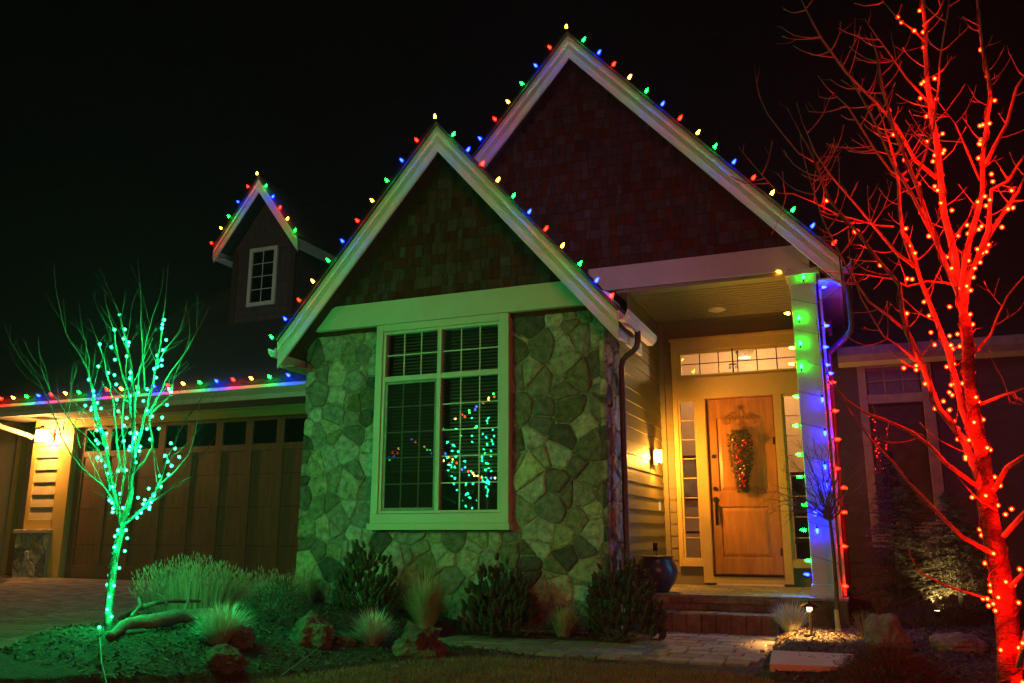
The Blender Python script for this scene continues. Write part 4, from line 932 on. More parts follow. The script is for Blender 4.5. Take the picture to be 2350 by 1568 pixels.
RL_A = [(810,86),(828,110),(890,152),(935,235),(990,384),(937,399),(926,410),(920,480),(998,484),(949,569),(1028,653),(952,692),(1036,734),(981,788),(990,909),(1004,928),(1020,990),(1074,1026),(849,1115),(866,1200),(894,1234),(855,1360),(880,1362),(937,1472),(962,1540),(1063,1496),(1282,491),(1210,614),(1257,603),(1214,683),(1202,772),(1266,850),(1273,886),(1234,958),(1258,975),(1199,985),(1240,1004),(1365,930),(1347,1020),(1371,1014),(1298,1078),(1318,1108),(1147,1098),(1218,1104),(1205,1119),(1104,1150),(1158,1172),(1150,1196),(1198,1215),(1222,1234),(1241,1228),(1253,1194),(1211,1280),(1185,1308),(1178,1353),(1104,1404),(1146,1395),(1165,1416),(1162,1533),(1050,1253),(1072,1308)]
RL_B = [(1046,13),(865,48),(946,63),(980,55),(881,102),(960,120),(1046,148),(748,203),(801,192),(801,210),(840,271),(933,197),(975,248),(952,276),(945,308),(957,320),(1060,329),(919,347),(945,384),(965,434),(980,465),(1052,438),(1020,461),(1030,515),(1028,548),(1015,587),(1040,622),(1092,426),(1109,548),(1165,713),(1103,756),(1043,763),(1214,814),(1188,837),(1076,902),(1137,1007),(1190,1130),(1225,1142),(1122,1143),(1091,1202),(1110,1203),(1115,1233),(1135,1225),(1157,1197),(1250,1075),(1245,1220),(1145,1255),(1262,1395),(1168,1425),(1245,1415),(1262,1565)]
def place_led(px, py, skel, ybase):
    """put the LED on the nearest limb, on the side that faces the viewer or the other side"""
    p = onY(px, py, ybase); best = None
    for P, Rr in skel:
        for q, r in zip(P, Rr):
            # compare where the limb point projects on the same plane
            f = (ybase-CAM.y)/(q.y-CAM.y); qq = CAM+(q-CAM)*f; d = (qq-p).length
            if best is None or d < best[0]: best = (d, q.y, r)
    y = best[1]-(best[2]+.012) if best[0] < best[2]*1.15 else best[1]+rnd.uniform(-.04, .03)
    return onY(px, py, y)
rs = thing('string_lights', 'red bulbs wound around the bare tree at the right', 'string lights', rt.location, 'lit bulb strings on the trees')
leds = [place_led(1678+.471*x, .471*y, SKEL, 4.5) for x, y in RL_A]+[place_led(1678+.529*x, 738+.529*y, SKEL, 4.5) for x, y in RL_B]
for p in leds: link('bulb', LEDR, rs, p, (rnd.uniform(-1, 1), rnd.uniform(-1, 1), 0))
# bulbs wound round the far side of the trunk and limbs, as on the near side
for ki in (0, 0, 0, 1, 2, 4, 6, 8):
    P, Rr = SKEL[ki]
    for j in range(8):
        i = rnd.randrange(2, len(P)-1); a = rnd.uniform(.3, 2.8); link('bulb', LEDR, rs, P[i]+Vector((math.cos(a), math.sin(a), 0))*(Rr[i]+.012), (0, 0, 0))
def helix(mb, P, Rr, pitch, r=.004, gap=.006):
    pts = []; a = 0
    for i in range(len(P)-1):
        n = 4; L = (P[i+1]-P[i]).length
        t = (P[i+1]-P[i]).normalized(); u = t.orthogonal().normalized(); v = t.cross(u)
        u = (Vector((1, 0, 0))-t*t.x).normalized(); v = t.cross(u)
        for k in range(n): a += 6.283*L/n/pitch; pts.append(P[i].lerp(P[i+1], k/n)+(u*math.cos(a)+v*math.sin(a))*(lerp(Rr[i], Rr[i+1], k/n)+gap))
    mb.tube(pts, r, 4, cap=False)
b = MB()
for ki in (0, 1, 2, 4, 6, 8): helix(b, *SKEL[ki], .24, .0035)
b.build('wire', WIREB, rs)
# ---- green-lit tree (left)
def gp(x, y, Y): return onY(.6148*x, 604+.6148*y, Y)
YT = 5.85; GT = MB(); GTB = MB(); SK2 = []
GL = [
    ([(385, 1480), (400, 1400), (415, 1200), (435, 1060), (455, 985)], 0, 0, .040, .034),
    ([(455, 985), (435, 900), (415, 810), (395, 690), (370, 590), (345, 490), (330, 420)], 0, .25, .022, .006),
    ([(455, 985), (480, 900), (495, 760), (502, 640), (495, 500), (485, 380), (470, 290), (445, 190), (420, 130)], 0, -.1, .026, .004),
    ([(460, 975), (520, 930), (570, 870), (600, 800), (625, 740), (650, 680), (690, 590), (740, 520)], 0, -.3, .016, .004),
    ([(500, 720), (540, 580), (570, 450), (595, 340), (606, 230), (612, 180), (620, 90)], 0, .2, .013, .003),
    ([(500, 620), (475, 480), (440, 350), (425, 260), (400, 170)], 0, -.15, .011, .003),
    ([(395, 690), (350, 560), (340, 440), (300, 350), (245, 260), (225, 170), (208, 90)], .1, -.2, .010, .002),
    ([(440, 930), (400, 850), (330, 790), (250, 690), (210, 590), (160, 470), (95, 380), (40, 290)], 0, .3, .011, .002),
    ([(410, 850), (370, 700), (290, 620), (220, 520), (170, 440), (150, 360)], 0, -.3, .009, .002),
    ([(540, 900), (600, 870), (680, 815), (715, 800), (745, 730), (800, 655)], -.1, -.4, .009, .003),
    ([(590, 830), (650, 780), (700, 720), (735, 600), (750, 500)], -.1, .2, .008, .002),
    ([(545, 570), (600, 480), (640, 400), (700, 320), (735, 250), (750, 230)], .1, .3, .008, .002),
    ([(540, 470), (530, 330), (525, 180), (520, 60)], .1, -.1, .007, .002),
    ([(580, 400), (610, 330), (670, 250), (690, 180)], .1, 0, .006, .002),
    ([(370, 600), (340, 460), (330, 360), (310, 260), (300, 200)], .1, .2, .007, .002),
    ([(470, 800), (440, 700), (430, 560), (400, 420), (370, 300), (345, 240)], 0, .25, .010, .003),
    ([(500, 780), (570, 690), (560, 560), (630, 500), (660, 400), (690, 330)], 0, .3, .010, .002),
    ([(500, 560), (520, 420), (545, 300), (570, 200), (600, 110)], 0, .25, .008, .002),
    ([(445, 900), (470, 760), (455, 600), (470, 440), (480, 250), (495, 150)], 0, .3, .010, .002),
    ([(300, 690), (260, 560), (270, 480), (265, 430)], .1, .3, .005, .002),
]
gt = thing('bare_tree', 'young bare tree at the left wrapped in green lights', 'tree', (gp(385, 1480, YT).x, YT, .25))
for k_, (lst, a, b_, r0, r1) in enumerate(GL):
    n = len(lst); pts = [gp(x, y, YT+lerp(a, b_, i/(n-1))) for i, (x, y) in enumerate(lst)]
    if k_ == 0: pts = [pts[0]-Vector((0, 0, .12))]+pts; n += 1
    radii = [lerp(r0, r1, i/(n-1)) for i in range(n)]
    if k_ == 0: radii = [.048, .040, .037, .035, .034, .032][:n]
    P, Rr = jag(pts, radii, .09, .008 if k_ else .003); (GT if k_ == 0 else GTB).tube(P, Rr, 10 if r0 > .02 else 6); SK2.append((P, Rr))
    if k_ == 0: continue
    for i in range(2, len(P)-1):
        if rnd.random() < .62:
            d = (P[i+1]-P[i]).normalized(); ax_ = Vector((rnd.uniform(-1, 1), rnd.uniform(-1, 1), rnd.uniform(-1, 1))); sd = d.cross(ax_).normalized()
            sprout(GTB, P[i], d*.95+sd*.6, rnd.uniform(.15, .55)*(1 if k_ < 12 else .6), max(.0019, Rr[i]*.32), 2, .45, .22, 4, dens=.6)
    sprout(GTB, P[-1], (P[-1]-P[-2]), rnd.uniform(.1, .3), .0025, 1, .4, .2, 4)
GT.build('trunk', BARKG, gt, smooth=True); GTB.build('branches', mat('brightened_grey_bark', (.05, .046, .036), .8, .3, 20, .4, 50, col2=(.16, .15, .12)), gt, smooth=True)  # grey bark lightened on the branches to stand in for bulb light
GLED = [(446,193),(427,249),(466,248),(613,212),(606,229),(604,244),(372,303),(416,314),(461,283),(480,296),(620,287),(478,309),(608,325),(473,348),(429,361),(367,386),(587,345),(604,362),(404,410),(427,418),(487,408),(575,395),(587,387),(603,383),(331,435),(484,431),(347,477),(350,495),(434,453),(491,467),(516,483),(549,472),(583,428),(638,480),(630,470),(363,522),(319,532),(340,548),(342,540),(436,510),(489,496),(499,530),(535,515),(548,550),(623,530),(377,543),(441,553),(472,579),(462,606),(568,572),(605,577),(356,580),(372,617),(374,618),(362,625),(397,636),(487,635),(507,633),(511,637),(548,619),(560,658),(592,618),(500,657),(502,650),(358,662),(462,664),(399,690),(482,697),(485,686),(523,685),(397,713),(520,701),(503,720),(638,673),(652,692),(616,719),(626,741),(669,724),(640,757),(366,674),(380,736),(507,744),(392,757),(364,726),(403,786),(441,776),(471,773),(597,795),(629,790),(600,834),(574,868),(421,825),(420,835),(448,861),(491,842),(555,842),(432,870),(515,876),(540,884),(563,893),(535,900),(558,910),(557,918),(408,886),(418,894),(422,916),(420,930),(487,880),(476,935),(512,950),(459,914),(526,932),(440,997),(470,997),(429,1020),(475,1027),(427,1060),(466,1075),(445,1138),(407,1165),(401,1200),(425,1204),(409,1245),(401,1293),(416,1320),(371,1359),(388,1391),(366,1372),(407,1400)]
GREENE = emit('green_led', (.0010, 1, .19), 1550); LEDG = led_mesh('bulb', GREENE, .0075, emit('green_bloom_shell', (.02, 1, .32), .8, clear=True), .0155)  # green glow shell around the LED, added in place of lens bloom
gs = thing('string_lights', 'green bulbs wound around the young bare tree at the left', 'string lights', gt.location, 'lit bulb strings on the trees')
SK2n = [(P, Rr) for P, Rr in SK2]
for x, y in GLED: link('bulb', LEDG, gs, place_led(.6148*x, 604+.6148*y, SK2n, YT), (rnd.uniform(-1, 1), rnd.uniform(-1, 1), 0))
b = MB()
for ki in (0, 1, 2, 3, 5): helix(b, *SK2[ki], .20, .0028, .004)
p0 = gp(368, 1375, YT-.05)
tail = [p0]+[onZ(.6148*x, 604+.6148*y, zz) for x, y, zz in ((375, 1440, .32), (378, 1490, .30), (390, 1540, .28), (398, 1575, .27))]
b.tube([q-Vector((0, .0, 0)) for q in tail], .006, 5); b.build('wire', WIRE, gs)
# ---- small dark tree in front of the column
st_ = thing('bare_tree', 'small slender bare tree standing in front of the porch column', 'tree', tuple(onY(1925, 1452, 10.45)))
P, Rr = jag([onY(1925, 1460, 10.45), onY(1920, 1380, 10.45), onY(1912, 1270, 10.45), onY(1904, 1195, 10.45)], [.026, .024, .020, .017], .15, .003)
b = MB(); b.tube(P, Rr, 8); b.build('trunk', BARKD, st_, smooth=True); b = MB()
for (tx, ty, dy) in ((1735, 1122, -.2), (1760, 1180, -.3), (1790, 1075, .1), (1830, 1010, -.2), (1850, 1075, .1), (1880, 1020, -.3), (1905, 1015, .2), (1940, 1030, 0), (1975, 1075, -.2), (2000, 1125, .1), (1995, 1175, -.2), (1860, 1110, -.5), (1925, 1090, -.5), (1750, 1145, .2), (1810, 1130, -.1), (1960, 1130, .3), (1820, 1060, .3), (1845, 1040, 0), (1770, 1110, 0), (1880, 1060, .4), (1900, 1060, -.4), (1930, 1075, .3), (1955, 1060, -.3), (1780, 1160, .4), (1835, 1150, -.4), (1980, 1150, .1), (1865, 1000, .1), (1920, 1000, -.1)):
    a = P[-1]; e = onY(tx, ty, 10.45+dy); m_ = a.lerp(e, .5)+Vector((0, 0, .08)); PP, RR = jag([a, m_, e], [.008, .005, .0022], .07, .018)
    b.tube(PP, RR, 5)
    for i in range(2, len(PP)-1):
        if rnd.random() < .95:
            d = (PP[i+1]-PP[i]).normalized(); sd = d.cross(Vector((rnd.uniform(-1, 1), rnd.uniform(-1, 1), rnd.uniform(-1, 1)))).normalized(); sprout(b, PP[i], d*.8+sd*.8, rnd.uniform(.1, .34), .0032, 2, .3, .3, 3, dens=.8)
b.build('branches', BARKD, st_)
b = MB(); b.tube([P[0]-Vector((0, 0, .02)), P[0]+Vector((-.005, 0, .28)), ], [.031, .028], 8); b.build('trunk_guard', mat('trunk_guard', (.55, .5, .4), .7), st_)

# ================================================================== PLANTS, ROCKS
def gbase(px, py, z0=.15):
    z = z0
    for _ in range(8): p = onZ(px, py, z); z = lerp(z, zgr(p.x, p.y), .6)
    return Vector((p.x, p.y, zgr(p.x, p.y)))
def tuft(name, label, px, py, wpx, hpx, n, m, cat='grass clump', droop=1.0, group=None, width=.004, up=.0):
    p = gbase(px, py); s_ = (p-CAM).length/PF; R_ = wpx/2*s_; H = hpx*s_
    b = MB()
    for i in range(n):
        a = rnd.uniform(0, 6.28); rr = R_*.22*math.sqrt(rnd.random()); q = p+Vector((math.cos(a)*rr, math.sin(a)*rr, -.02))
        a += rnd.uniform(-.5, .5); lm = min(1.25, max(1.05 if m is GRASSB else .5, .35+.8*R_/H)); lean = lm*rnd.random()**.75; L = lerp(H, R_*1.1, (lean/lm)**1.5)*rnd.uniform(.6, 1.06); blade(b, q, a, L, lean*.8, width*rnd.uniform(.6, 1.3), droop*rnd.uniform(.1, .7), 4)
    t = b.build(name, m); return tag(t, label, cat, group)
tuft('grass_clump', 'bright spiky blue-green grass clump right of the driftwood log', 505, 1478, 150, 100, 1500, GRASSB, droop=1.1, width=.0035)
tuft('grass_clump', 'spiky grass clump between two rocks in front of the stone wall', 853, 1478, 110, 88, 1000, GRASSB, droop=1.0, width=.0035)
tuft('grass_clump', 'tall straw coloured grass between the two left mounding pines', 975, 1440, 135, 150, 900, GRASST, droop=.9, width=.004)
tuft('grass_clump', 'tall thin grass at the left corner of the stone wall', 697, 1390, 95, 105, 420, GRASST, droop=.9, width=.004)
tuft('grass_clump', 'short straw coloured grass clump between the two right pines', 1293, 1462, 95, 85, 650, GRASST, droop=1.0, width=.004)
tuft('grass_clump', 'small pale blue grass clump beside the porch step', 1815, 1448, 100, 78, 650, GRASSB, droop=.8, width=.004)
# lavender mound: many upright stems with seed heads
b = MB(); cb = Vector((-7.05, 8.1, .22)); cb = gbase(430, 1408)
S_ = (cb-CAM).length/PF
for i in range(1300):
    a = rnd.uniform(0, 6.28); rr = math.sqrt(rnd.random()); q = cb+Vector((math.cos(a)*rr*.55, math.sin(a)*rr*.35, 0)); q.z = zgr(q.x, q.y)-.02
    L = .66*rnd.uniform(.6, 1.1)*(1.0-.3*rr); k = len(b.v); blade(b, q, a+rnd.uniform(-.4, .4), L, .08+rr*.5*rnd.uniform(.7, 1.1), .0045, -.15, 3)
    tip = Vector(b.v[-1]); prev = Vector(b.v[-2]); d = (tip-prev).normalized()
    b.tube([tip, tip+d*rnd.uniform(.03, .05)], [.006, .003], 3, cap=False)
tag(b.build('lavender_bush', LAV), 'wide mound of upright lavender stems behind the driftwood log', 'shrub')
b = MB(); cb2 = gbase(560, 1400)
for i in range(420):
    a = rnd.uniform(0, 6.28); rr = math.sqrt(rnd.random()); q = cb2+Vector((math.cos(a)*rr*.5, math.sin(a)*rr*.3+.3, 0)); q.z = zgr(q.x, q.y)-.02
    L = .50*rnd.uniform(.6, 1.1)*(1.0-.3*rr); blade(b, q, a+rnd.uniform(-.4, .4), L, .1+rr*.5*rnd.uniform(.7, 1.1), .0038, -.15, 3)
    tip = Vector(b.v[-1]); prev = Vector(b.v[-2]); d = (tip-prev).normalized(); b.tube([tip, tip+d*.04], [.006, .003], 3, cap=False)
tag(b.build('lavender_bush', LAV), 'smaller lavender clump behind the low dark juniper', 'shrub')
def needles(b, p, d, L, n, nl, r0=.004, wd=.0018, fw=(.5, 1.3)):
    for i in range(n):
        t_ = rnd.random(); q = p+d*L*t_; a = Vector((rnd.uniform(-1, 1), rnd.uniform(-1, 1), rnd.uniform(-1, 1))); sd = d.cross(a).normalized()
        u = (sd+d*rnd.uniform(*fw)).normalized()*nl*rnd.uniform(.7, 1.1); w_ = u.cross(d).normalized()*wd; k = len(b.v)
        b.v += [tuple(q-w_), tuple(q+w_), tuple(q+u)]; b.f.append((k, k+1, k+2)); b.mi.append(0)
def mugo(label, px, py, wpx, hpx, n, lean=.25, cand=.10, seed=0):
    p = gbase(px, py); s_ = (p-CAM).length/PF; R_ = wpx/2*s_; H = hpx*s_
    t = thing('pine_shrub', label, 'shrub', tuple(p)); b = MB(); st = MB()
    for i in range(n):
        a = rnd.uniform(0, 6.28); rr = math.sqrt(rnd.random()); hh = H*math.sqrt(max(.05, 1-rr*rr*.85))*(1-.75*rnd.random()**2)*(1+.14*math.sin(a*3+seed))*rnd.uniform(.86,1.08)
        q = p+Vector((math.cos(a)*rr*R_*.88, math.sin(a)*rr*R_*.7, max(.03, hh-cand))); d = Vector((math.cos(a)*rr*.7+rnd.uniform(-.3, .3), math.sin(a)*rr*.7+rnd.uniform(-.3, .3), 1)).normalized()
        L = cand*rnd.uniform(.7, 1.2); needles(b, q, d, L, 90, .032, wd=.0030, fw=(.1, .9)); st.tube([q-d*.015, q+d*L*.4, q+d*L*.95], [.014, .022, .012], 6, cap=True)
        if rnd.random() < .03: st.tube([p+Vector((0, 0, .02)), p.lerp(q, .5)+Vector((0, 0, -.03)), q], [.010, .007, .004], 4, cap=False)
    b.build('foliage', PINE, t); st.build('stems', mat('pine_stem', (.05, .055, .028), .85), t)['kind'] = 'stuff'; return t
mugo('upright dark pine shrub against the stone wall below the window', 837, 1405, 160, 145, 320, .3, .075, 1)
mugo('rounded pine shrub of stubby shoots in the middle of the bed', 1143, 1458, 190, 150, 420, .25, .075, 2)
mugo('tall dark pine shrub at the stone corner beside the blue pot', 1435, 1468, 185, 175, 430, .25, .075, 3)
mugo('upright pine shoots rising behind the corner pine shrub', 1388, 1440, 80, 185, 150, .15, .075, 4)
# low juniper mounds
def juniper(label, px, py, wpx, hpx, n, m=JUNI):
    p = gbase(px, py); s_ = (p-CAM).length/PF; R_ = wpx/2*s_; H = hpx*s_; b = MB()
    for i in range(n):
        a = rnd.uniform(0, 6.28); rr = rnd.random()**.6; hh = H*(1-rr**2.2*.85)*rnd.uniform(.55, 1); q = p+Vector((math.cos(a)*rr*R_, math.sin(a)*rr*R_*.6, hh*.9))
        d = Vector((math.cos(a)*(.3+rr), math.sin(a)*(.3+rr), rnd.uniform(.2, .9))).normalized(); needles(b, q, d, rnd.uniform(.04, .08), 14, .018, wd=.002)
    return tag(b.build('juniper_shrub', m), label, 'shrub')
juniper('low dark juniper mound behind the lichen covered rock', 640, 1432, 175, 95, 1700)
juniper('low dark bush at the bottom edge right of the pale stone slab', 2040, 1590, 215, 95, 1700, mat('brown_juniper', (.075, .055, .035), .8, .3, piece=.4))
juniper('low wide ground juniper in the shade behind the boulders', 2150, 1440, 180, 45, 1000, mat('brown_juniper', (.075, .055, .035), .8, .3, piece=.4))
# twiggy bare bushes
def twigbush(label, px, py, wpx, hpx, n, m, name='twiggy_shrub'):
    p = gbase(px, py); s_ = (p-CAM).length/PF; R_ = wpx/2*s_; H = hpx*s_; b = MB()
    for i in range(n):
        a = rnd.uniform(0, 6.28); d = Vector((math.cos(a)*R_/H*rnd.uniform(.1, 1), math.sin(a)*R_/H*rnd.uniform(.1, 1), 1)); sprout(b, p+Vector((math.cos(a), math.sin(a), 0))*R_*.12-Vector((0, 0, .02)), d, H*rnd.uniform(.6, 1.15), .0035, 2, .15, .3, 3, dens=.8)
    return tag(b.build(name, m), label, 'shrub')
twigbush('leafless reddish shrub in front of the right wing window', 2020, 1405, 105, 85, 60, BARKD)
twigbush('fine reddish twiggy plant between the middle pine and the straw grass', 1270, 1420, 80, 75, 60, mat('red_twig', (.20, .06, .04), .8))
twigbush('dry tan dead stems left of the lit boulder', 1985, 1455, 90, 45, 55, mat('dry_stem', (.35, .26, .15), .8))
# rocks
def rock(label, px, py, wpx, hpx, m=ROCK, seed=0, dep=.8, jit=.35):
    p = gbase(px, py); s_ = (p-CAM).length/PF; R_ = wpx/2*s_*.86; H = hpx*s_*.86
    return tag(ico(1, (p.x, p.y+R_*dep*.3, p.z+H*.2), 'rock', m, None, 4, jit, (R_, R_*dep, H*.72), False, seed, 1.6), label, 'rock')
rock('lichen covered rock in front of the dark juniper', 705, 1478, 105, 70, seed=1)
rock('small rock low in the mulch below the bright grass clump', 500, 1535, 105, 50, seed=4)
rock('brown rock half hidden behind the bright grass clump', 545, 1482, 70, 45, seed=8)
rock('jagged rock right of the small spiky grass clump', 955, 1507, 130, 72, seed=12, jit=.5)
rock('flat rock between the lichen rock and the spiky grass', 785, 1478, 60, 22, seed=15)
rock('tan boulder lit from the left near the slender tree', 2035, 1488, 95, 82, ROCKG, 20, .8, .25)
rock('dim purple-lit boulder under the red tree', 2195, 1492, 110, 40, ROCKG, 25, .8, .25)
rock('tiny pale stone on the mulch by the lawn edge', 906, 1533, 16, 8, ROCKG, 30)
# driftwood log
lg = thing('driftwood_log', 'weathered driftwood log with an upright branch stub beside the green tree', 'log', tuple(gbase(350, 1450)))
def gz(px, py, h): p = gbase(px, py); return p+Vector((0, 0, h))
a_ = [gz(250, 1472, .04), gz(296, 1452, .08), gz(350, 1450, .09), gz(410, 1440, .10), gz(470, 1434, .10)]
P, Rr = jag(a_, [.03, .055, .068, .068, .05], .05, .006); Rr = [r*rnd.uniform(.88, 1.12) for r in Rr]
b = MB(); b.tube(P, Rr, 12); b.build('log_body', WOOD, lg, smooth=True)
b = MB()
for lst, r in (([(275, 1440, .10), (330, 1430, .16), (390, 1422, .18), (455, 1415, .16)], .028), ([(424, 1430, .12), (430, 1400, .20), (434, 1370, .33), (438, 1360, .50)], .018), ([(300, 1445, .12), (318, 1440, .20), (310, 1438, .26)], .016), ([(380, 1430, .16), (372, 1430, .24), (355, 1430, .27)], .014), ([(470, 1434, .06), (520, 1440, .04)], .02)):
    if r == .018: q0 = gz(424, 1432, .1); pts = [q0, onY(428, 1395, q0.y), onY(433, 1365, q0.y), onY(438, 1329, q0.y)]
    else: pts = [gz(*q) for q in lst]
    PP, RR = jag(pts, [r, r*.9, r*.8, r*.6][:len(pts)], .05, .005); b.tube(PP, RR, 7)
b.build('branch_stub', WOOD, lg, smooth=True)
b = MB(); b.tube([gz(642, 1548, .02), gz(713, 1514, .05), gz(768, 1470, .09)], [.004, .004, .003], 4); tag(b.build('dry_stick', WOOD), 'thin pale stick lying on the mulch in front of the lichen rock', 'stick')
# pale stone slab, path light, pot
q = [onZ(1774, 1501, .14), onZ(1958, 1505, .14), onZ(1952, 1536, .14), onZ(1776, 1534, .14)]
sb_ = MB(); q = [Vector((-.84, 8.43, .14)), Vector((-.14, 8.43, .14)), Vector((-.16, 7.62, .14)), Vector((-.78, 7.55, .14))]
sb_.prism([(v.x, v.y, v.z) for v in reversed(q)], (0, 0, -.06)); o = sb_.build('stone_slab', CONC)
tag(o, 'flat pale stone slab lying in the mulch right of the path', 'stone slab')
pt = onY(1861, 1455, 9.9)
plt_ = thing('path_light', 'small bronze path light shining onto the mulch beside the step', 'path light', (pt.x, pt.y, zgr(pt.x, pt.y)))
zb = zgr(pt.x, pt.y); zt = onY(1858, 1391, 9.9).z
b = MB(); b.tube([(pt.x, pt.y, zb-.05), (pt.x, pt.y, zt-.05)], [.011, .016], 8); b.build('post', mat('post_paint', (.35, .25, .15), .5), plt_)
b = MB(); b.lathe([(.012, .05), (.02, .035), (.105, .0), (.107, -.004), (.02, .024), (0, .026)], (pt.x, pt.y, zt+.0), 16); b.tube([(pt.x, pt.y, zt+.04), (pt.x, pt.y, zt+.07)], [.012, .004], 6); b.build('shade', BRONZE, plt_, smooth=True)
b = MB(); b.lathe([(0, .018), (.028, .016), (.026, -.036), (0, -.04)], (pt.x, pt.y, zt-.008), 10); b.build('lamp_glass', emit('path_glow', (1, .6, .25), 5, clear=True), plt_)
PL = bpy.data.lights.new('path_lamp_light', 'SPOT'); PL.energy = 230; PL.color = (1, .47, .12); PL.spot_size = math.radians(138); PL.spot_blend = .5; PL.shadow_soft_size = .012; link('path_lamp_light', PL, plt_, (pt.x, pt.y, zt-.03))
pp = Vector((-2.30, 10.95, .0)); pp.z = .0
pc = onY(1511, 1366, 11.25); pot = thing('glazed_pot', 'round blue glazed pot with a wide rim standing by the porch step', 'pot', (pc.x, 11.25, .43))
b = MB(); b.lathe([(0, 0), (.13, 0), (.15, .03), (.235, .15), (.262, .25), (.245, .34), (.19, .41), (.20, .43), (.215, .445), (.21, .455), (.18, .45), (.17, .40), (0, .36)], (pc.x, 11.25, .43), 32); b.build('pot_body', POT, pot, smooth=True)
b = MB(); b.lathe([(0, .40), (.17, .40)], (pc.x, 11.25, .43), 16); b.build('soil', MULCH, pot)
b = MB(); b.tube([(pc.x+.0, 11.25, .83), (pc.x-.02, 11.25, .98)], .004, 5); b.box(pc.x-.05, pc.x+.01, 11.24, 11.245, .95, 1.05); b.build('plant_marker', BRONZE, pot)
# ---- conifers at right
def spruce(label, bx, by, top, wpx, Y, n, trunk_px, name='spruce_tree', m=PINE):
    p = onY(bx, by, Y); t_ = onY(bx, top, Y); H = t_.z-p.z; s_ = (p-CAM).length/PF; R_ = wpx/2*s_
    th = thing(name, label, 'tree', tuple(p)); b = MB(); b.tube([p-Vector((0, 0, .3)), p+Vector((.01, 0, H*.4)), Vector((p.x+.02, p.y, p.z+H*.97))], [.035, .026, .006], 7); b.build('trunk', BARK, th)
    f = MB(); z0 = p.z+trunk_px*s_
    for i in range(n):
        z = lerp(z0, p.z+H, rnd.random()**1.0); k = 1-(z-z0)/(p.z+H-z0); L = R_*(.12+k*.95)*rnd.uniform(.55, 1.1); a = rnd.uniform(0, 6.28)
        d = Vector((math.cos(a), math.sin(a), .1)); q = Vector((p.x, p.y, z)); prev = q
        segs = max(2, int(L/.09)); br = [q]
        for j in range(segs):
            q = q+d.normalized()*(L/segs); d.z -= .12 if j < segs*.6 else -.12; br.append(q)
        f.tube(br, [.007]+[.004]*(len(br)-1), 3, cap=False, mi=1)
        for j in range(1, len(br)):
            dd = (br[j]-br[j-1]).normalized(); needles(f, br[j-1], dd, (br[j]-br[j-1]).length, 20, .036, wd=.005)
            for sgn in (-1, 1):
                sd = (dd.cross(Vector((0, 0, 1)))*sgn+dd*.6+Vector((0, 0, -.15))).normalized(); needles(f, br[j], sd, L*.28, 12, .026, wd=.003)
    f.build('crown', [m, BARKD], th); return th
spruce('dark spruce in front of the right wing window', 2066, 1385, 1035, 145, 11.2, 380, 12)
spruce('middle spruce with a pale trunk right of the wing window', 2108, 1388, 1100, 140, 11.6, 260, 25)
spruce('spruce lit yellow from below with a pale trunk', 2206, 1395, 1130, 200, 11.0, 300, 25, m=mat('lit_spruce_needle', (.10, .10, .05), .75, .3, 6, piece=.4))  # brighter, yellower needle copy; the uplight's glow is put into the colour
spruce('tall dark evergreen at the right edge behind the red tree', 2330, 1330, 700, 320, 14.0, 600, 10)
up = thing('garden_uplight', 'hidden garden uplight glowing under the yellow-lit spruce', 'garden light', tuple(gbase(2165, 1415)))
u0 = onY(2150, 1402, 10.6)
b = MB(); b.tube([(u0.x, 10.6, u0.z-.06), (u0.x, 10.6, u0.z)], [.03, .035], 10); b.build('housing', BRONZE, up); b = MB(); b.lathe([(0, .003), (.028, .003)], (u0.x, 10.6, u0.z), 10); b.build('lens', emit('uplight_glow', (1, .7, .3), 8, clear=True), up)
SL = bpy.data.lights.new('uplight_beam', 'SPOT'); SL.energy = 50; SL.color = (1, .66, .25); SL.spot_size = math.radians(100); SL.spot_blend = .7; SL.shadow_soft_size = .02
o = link('uplight_beam', SL, up, (u0.x, 10.6, u0.z+.015)); o.rotation_euler = Vector((.25, .55, .75)).to_track_quat('-Z', 'Y').to_euler()

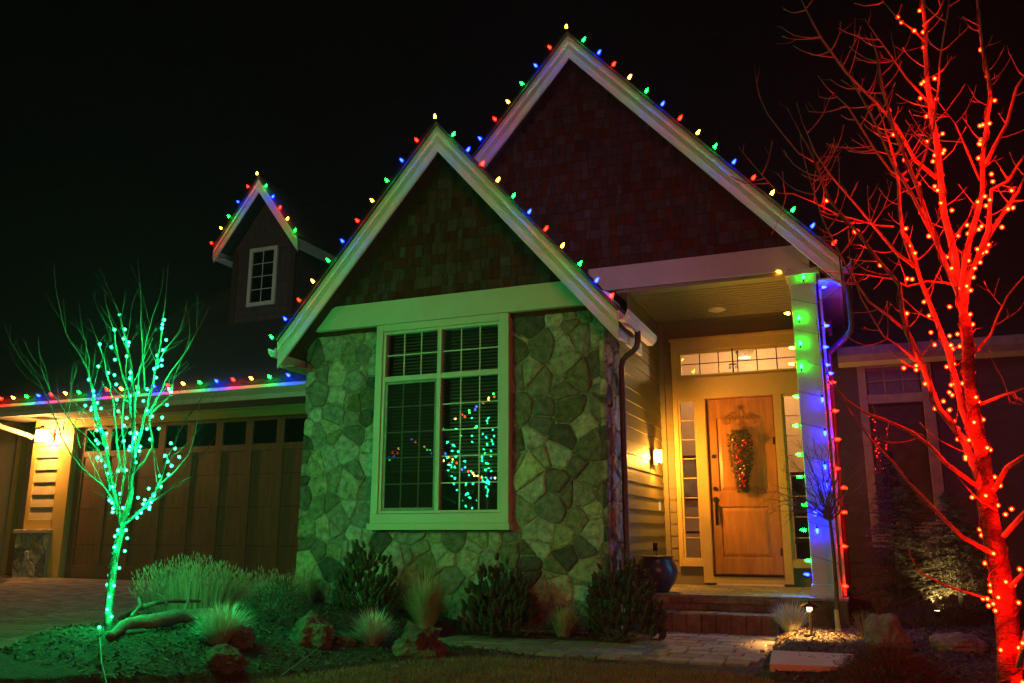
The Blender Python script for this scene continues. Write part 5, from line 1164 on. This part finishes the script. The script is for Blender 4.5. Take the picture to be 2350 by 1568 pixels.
HZ = bpy.data.materials.new('veil_glow_haze'); HZ.use_nodes = True; hn = HZ.node_tree; hn.nodes.clear()  # volume added to imitate veiling lens glow that tints the sky
ho_ = hn.nodes.new('ShaderNodeOutputMaterial'); hv = hn.nodes.new('ShaderNodeVolumePrincipled'); hv.inputs['Density'].default_value = HAZE; hv.inputs['Color'].default_value = (.9, .9, .9, 1); hv.inputs['Anisotropy'].default_value = .3
hn.links.new(hv.outputs[0], ho_.inputs['Volume'])
if HAZE:
    b = MB(); b.box(-420, 420, -420, 420, -1.2, 12.5); tag(b.build('haze', HZ), 'thin haze added to imitate lens glow around the lit trees', 'haze', kind='stuff')

# ================================================================== house across the street (seen in the window glass)
nh = thing('house_across_street', 'dark house across the street whose light strings show in the window glass', 'house', (0, -33, 0))
NW = mat('neighbour_wall', (.08, .07, .06), .9)
b = MB(); b.box(-38, -8, -45, -36.2, -.1, 5.2); b.build('wall', NW, nh)
b = MB(); b.prism([(-39, -35.6, 5.0), (-7, -35.6, 5.0), (-8, -40, 7.2), (-38, -40, 7.2)], (0, 0, -.1)); b.build('roof', ROOF, nh)
NB = [(150,1058,'g'),(140,1038,'b'),(170,1012,'r'),(207,987,'w'),(178,1035,'b'),(202,1015,'r'),(290,928,'b'),(315,945,'r'),(338,958,'w'),(370,975,'w'),(387,995,'g'),(407,995,'g'),(415,1015,'b'),(441,1015,'b'),(500,1018,'b'),(527,1038,'r'),(551,1055,'w'),(574,1076,'r'),(562,1103,'g'),(605,1118,'b'),(626,1105,'b'),(648,1130,'r'),(677,1143,'w'),(686,1157,'w'),(705,1158,'w'),(726,1170,'r'),(737,1165,'g'),(790,1172,'b'),(815,1172,'w'),(492,1062,'w'),(525,1083,'r'),(565,798,'w'),(607,771,'r'),(625,785,'r'),(653,746,'g'),(655,760,'g'),(690,740,'b'),(698,720,'b'),(742,698,'r'),(775,668,'w'),(775,682,'w'),(806,640,'g'),(811,660,'r')]
nbm = {}
for k, c_ in (('r', (1, .05, .01)), ('g', (.05, 1, .15)), ('b', (.06, .1, 1)), ('w', (1, .5, .15))):
    nbm[k] = led_mesh('bulb', emit('far_'+k, c_, 22), .085)
for (x, y, c_) in NB:
    a = onY(839+.3638*x, 671+.3638*y, 9.812); d = (a-CAM).normalized(); d.y = -d.y
    link('bulb', nbm[c_], nh, a+d*((a.y+35.4)/-d.y))
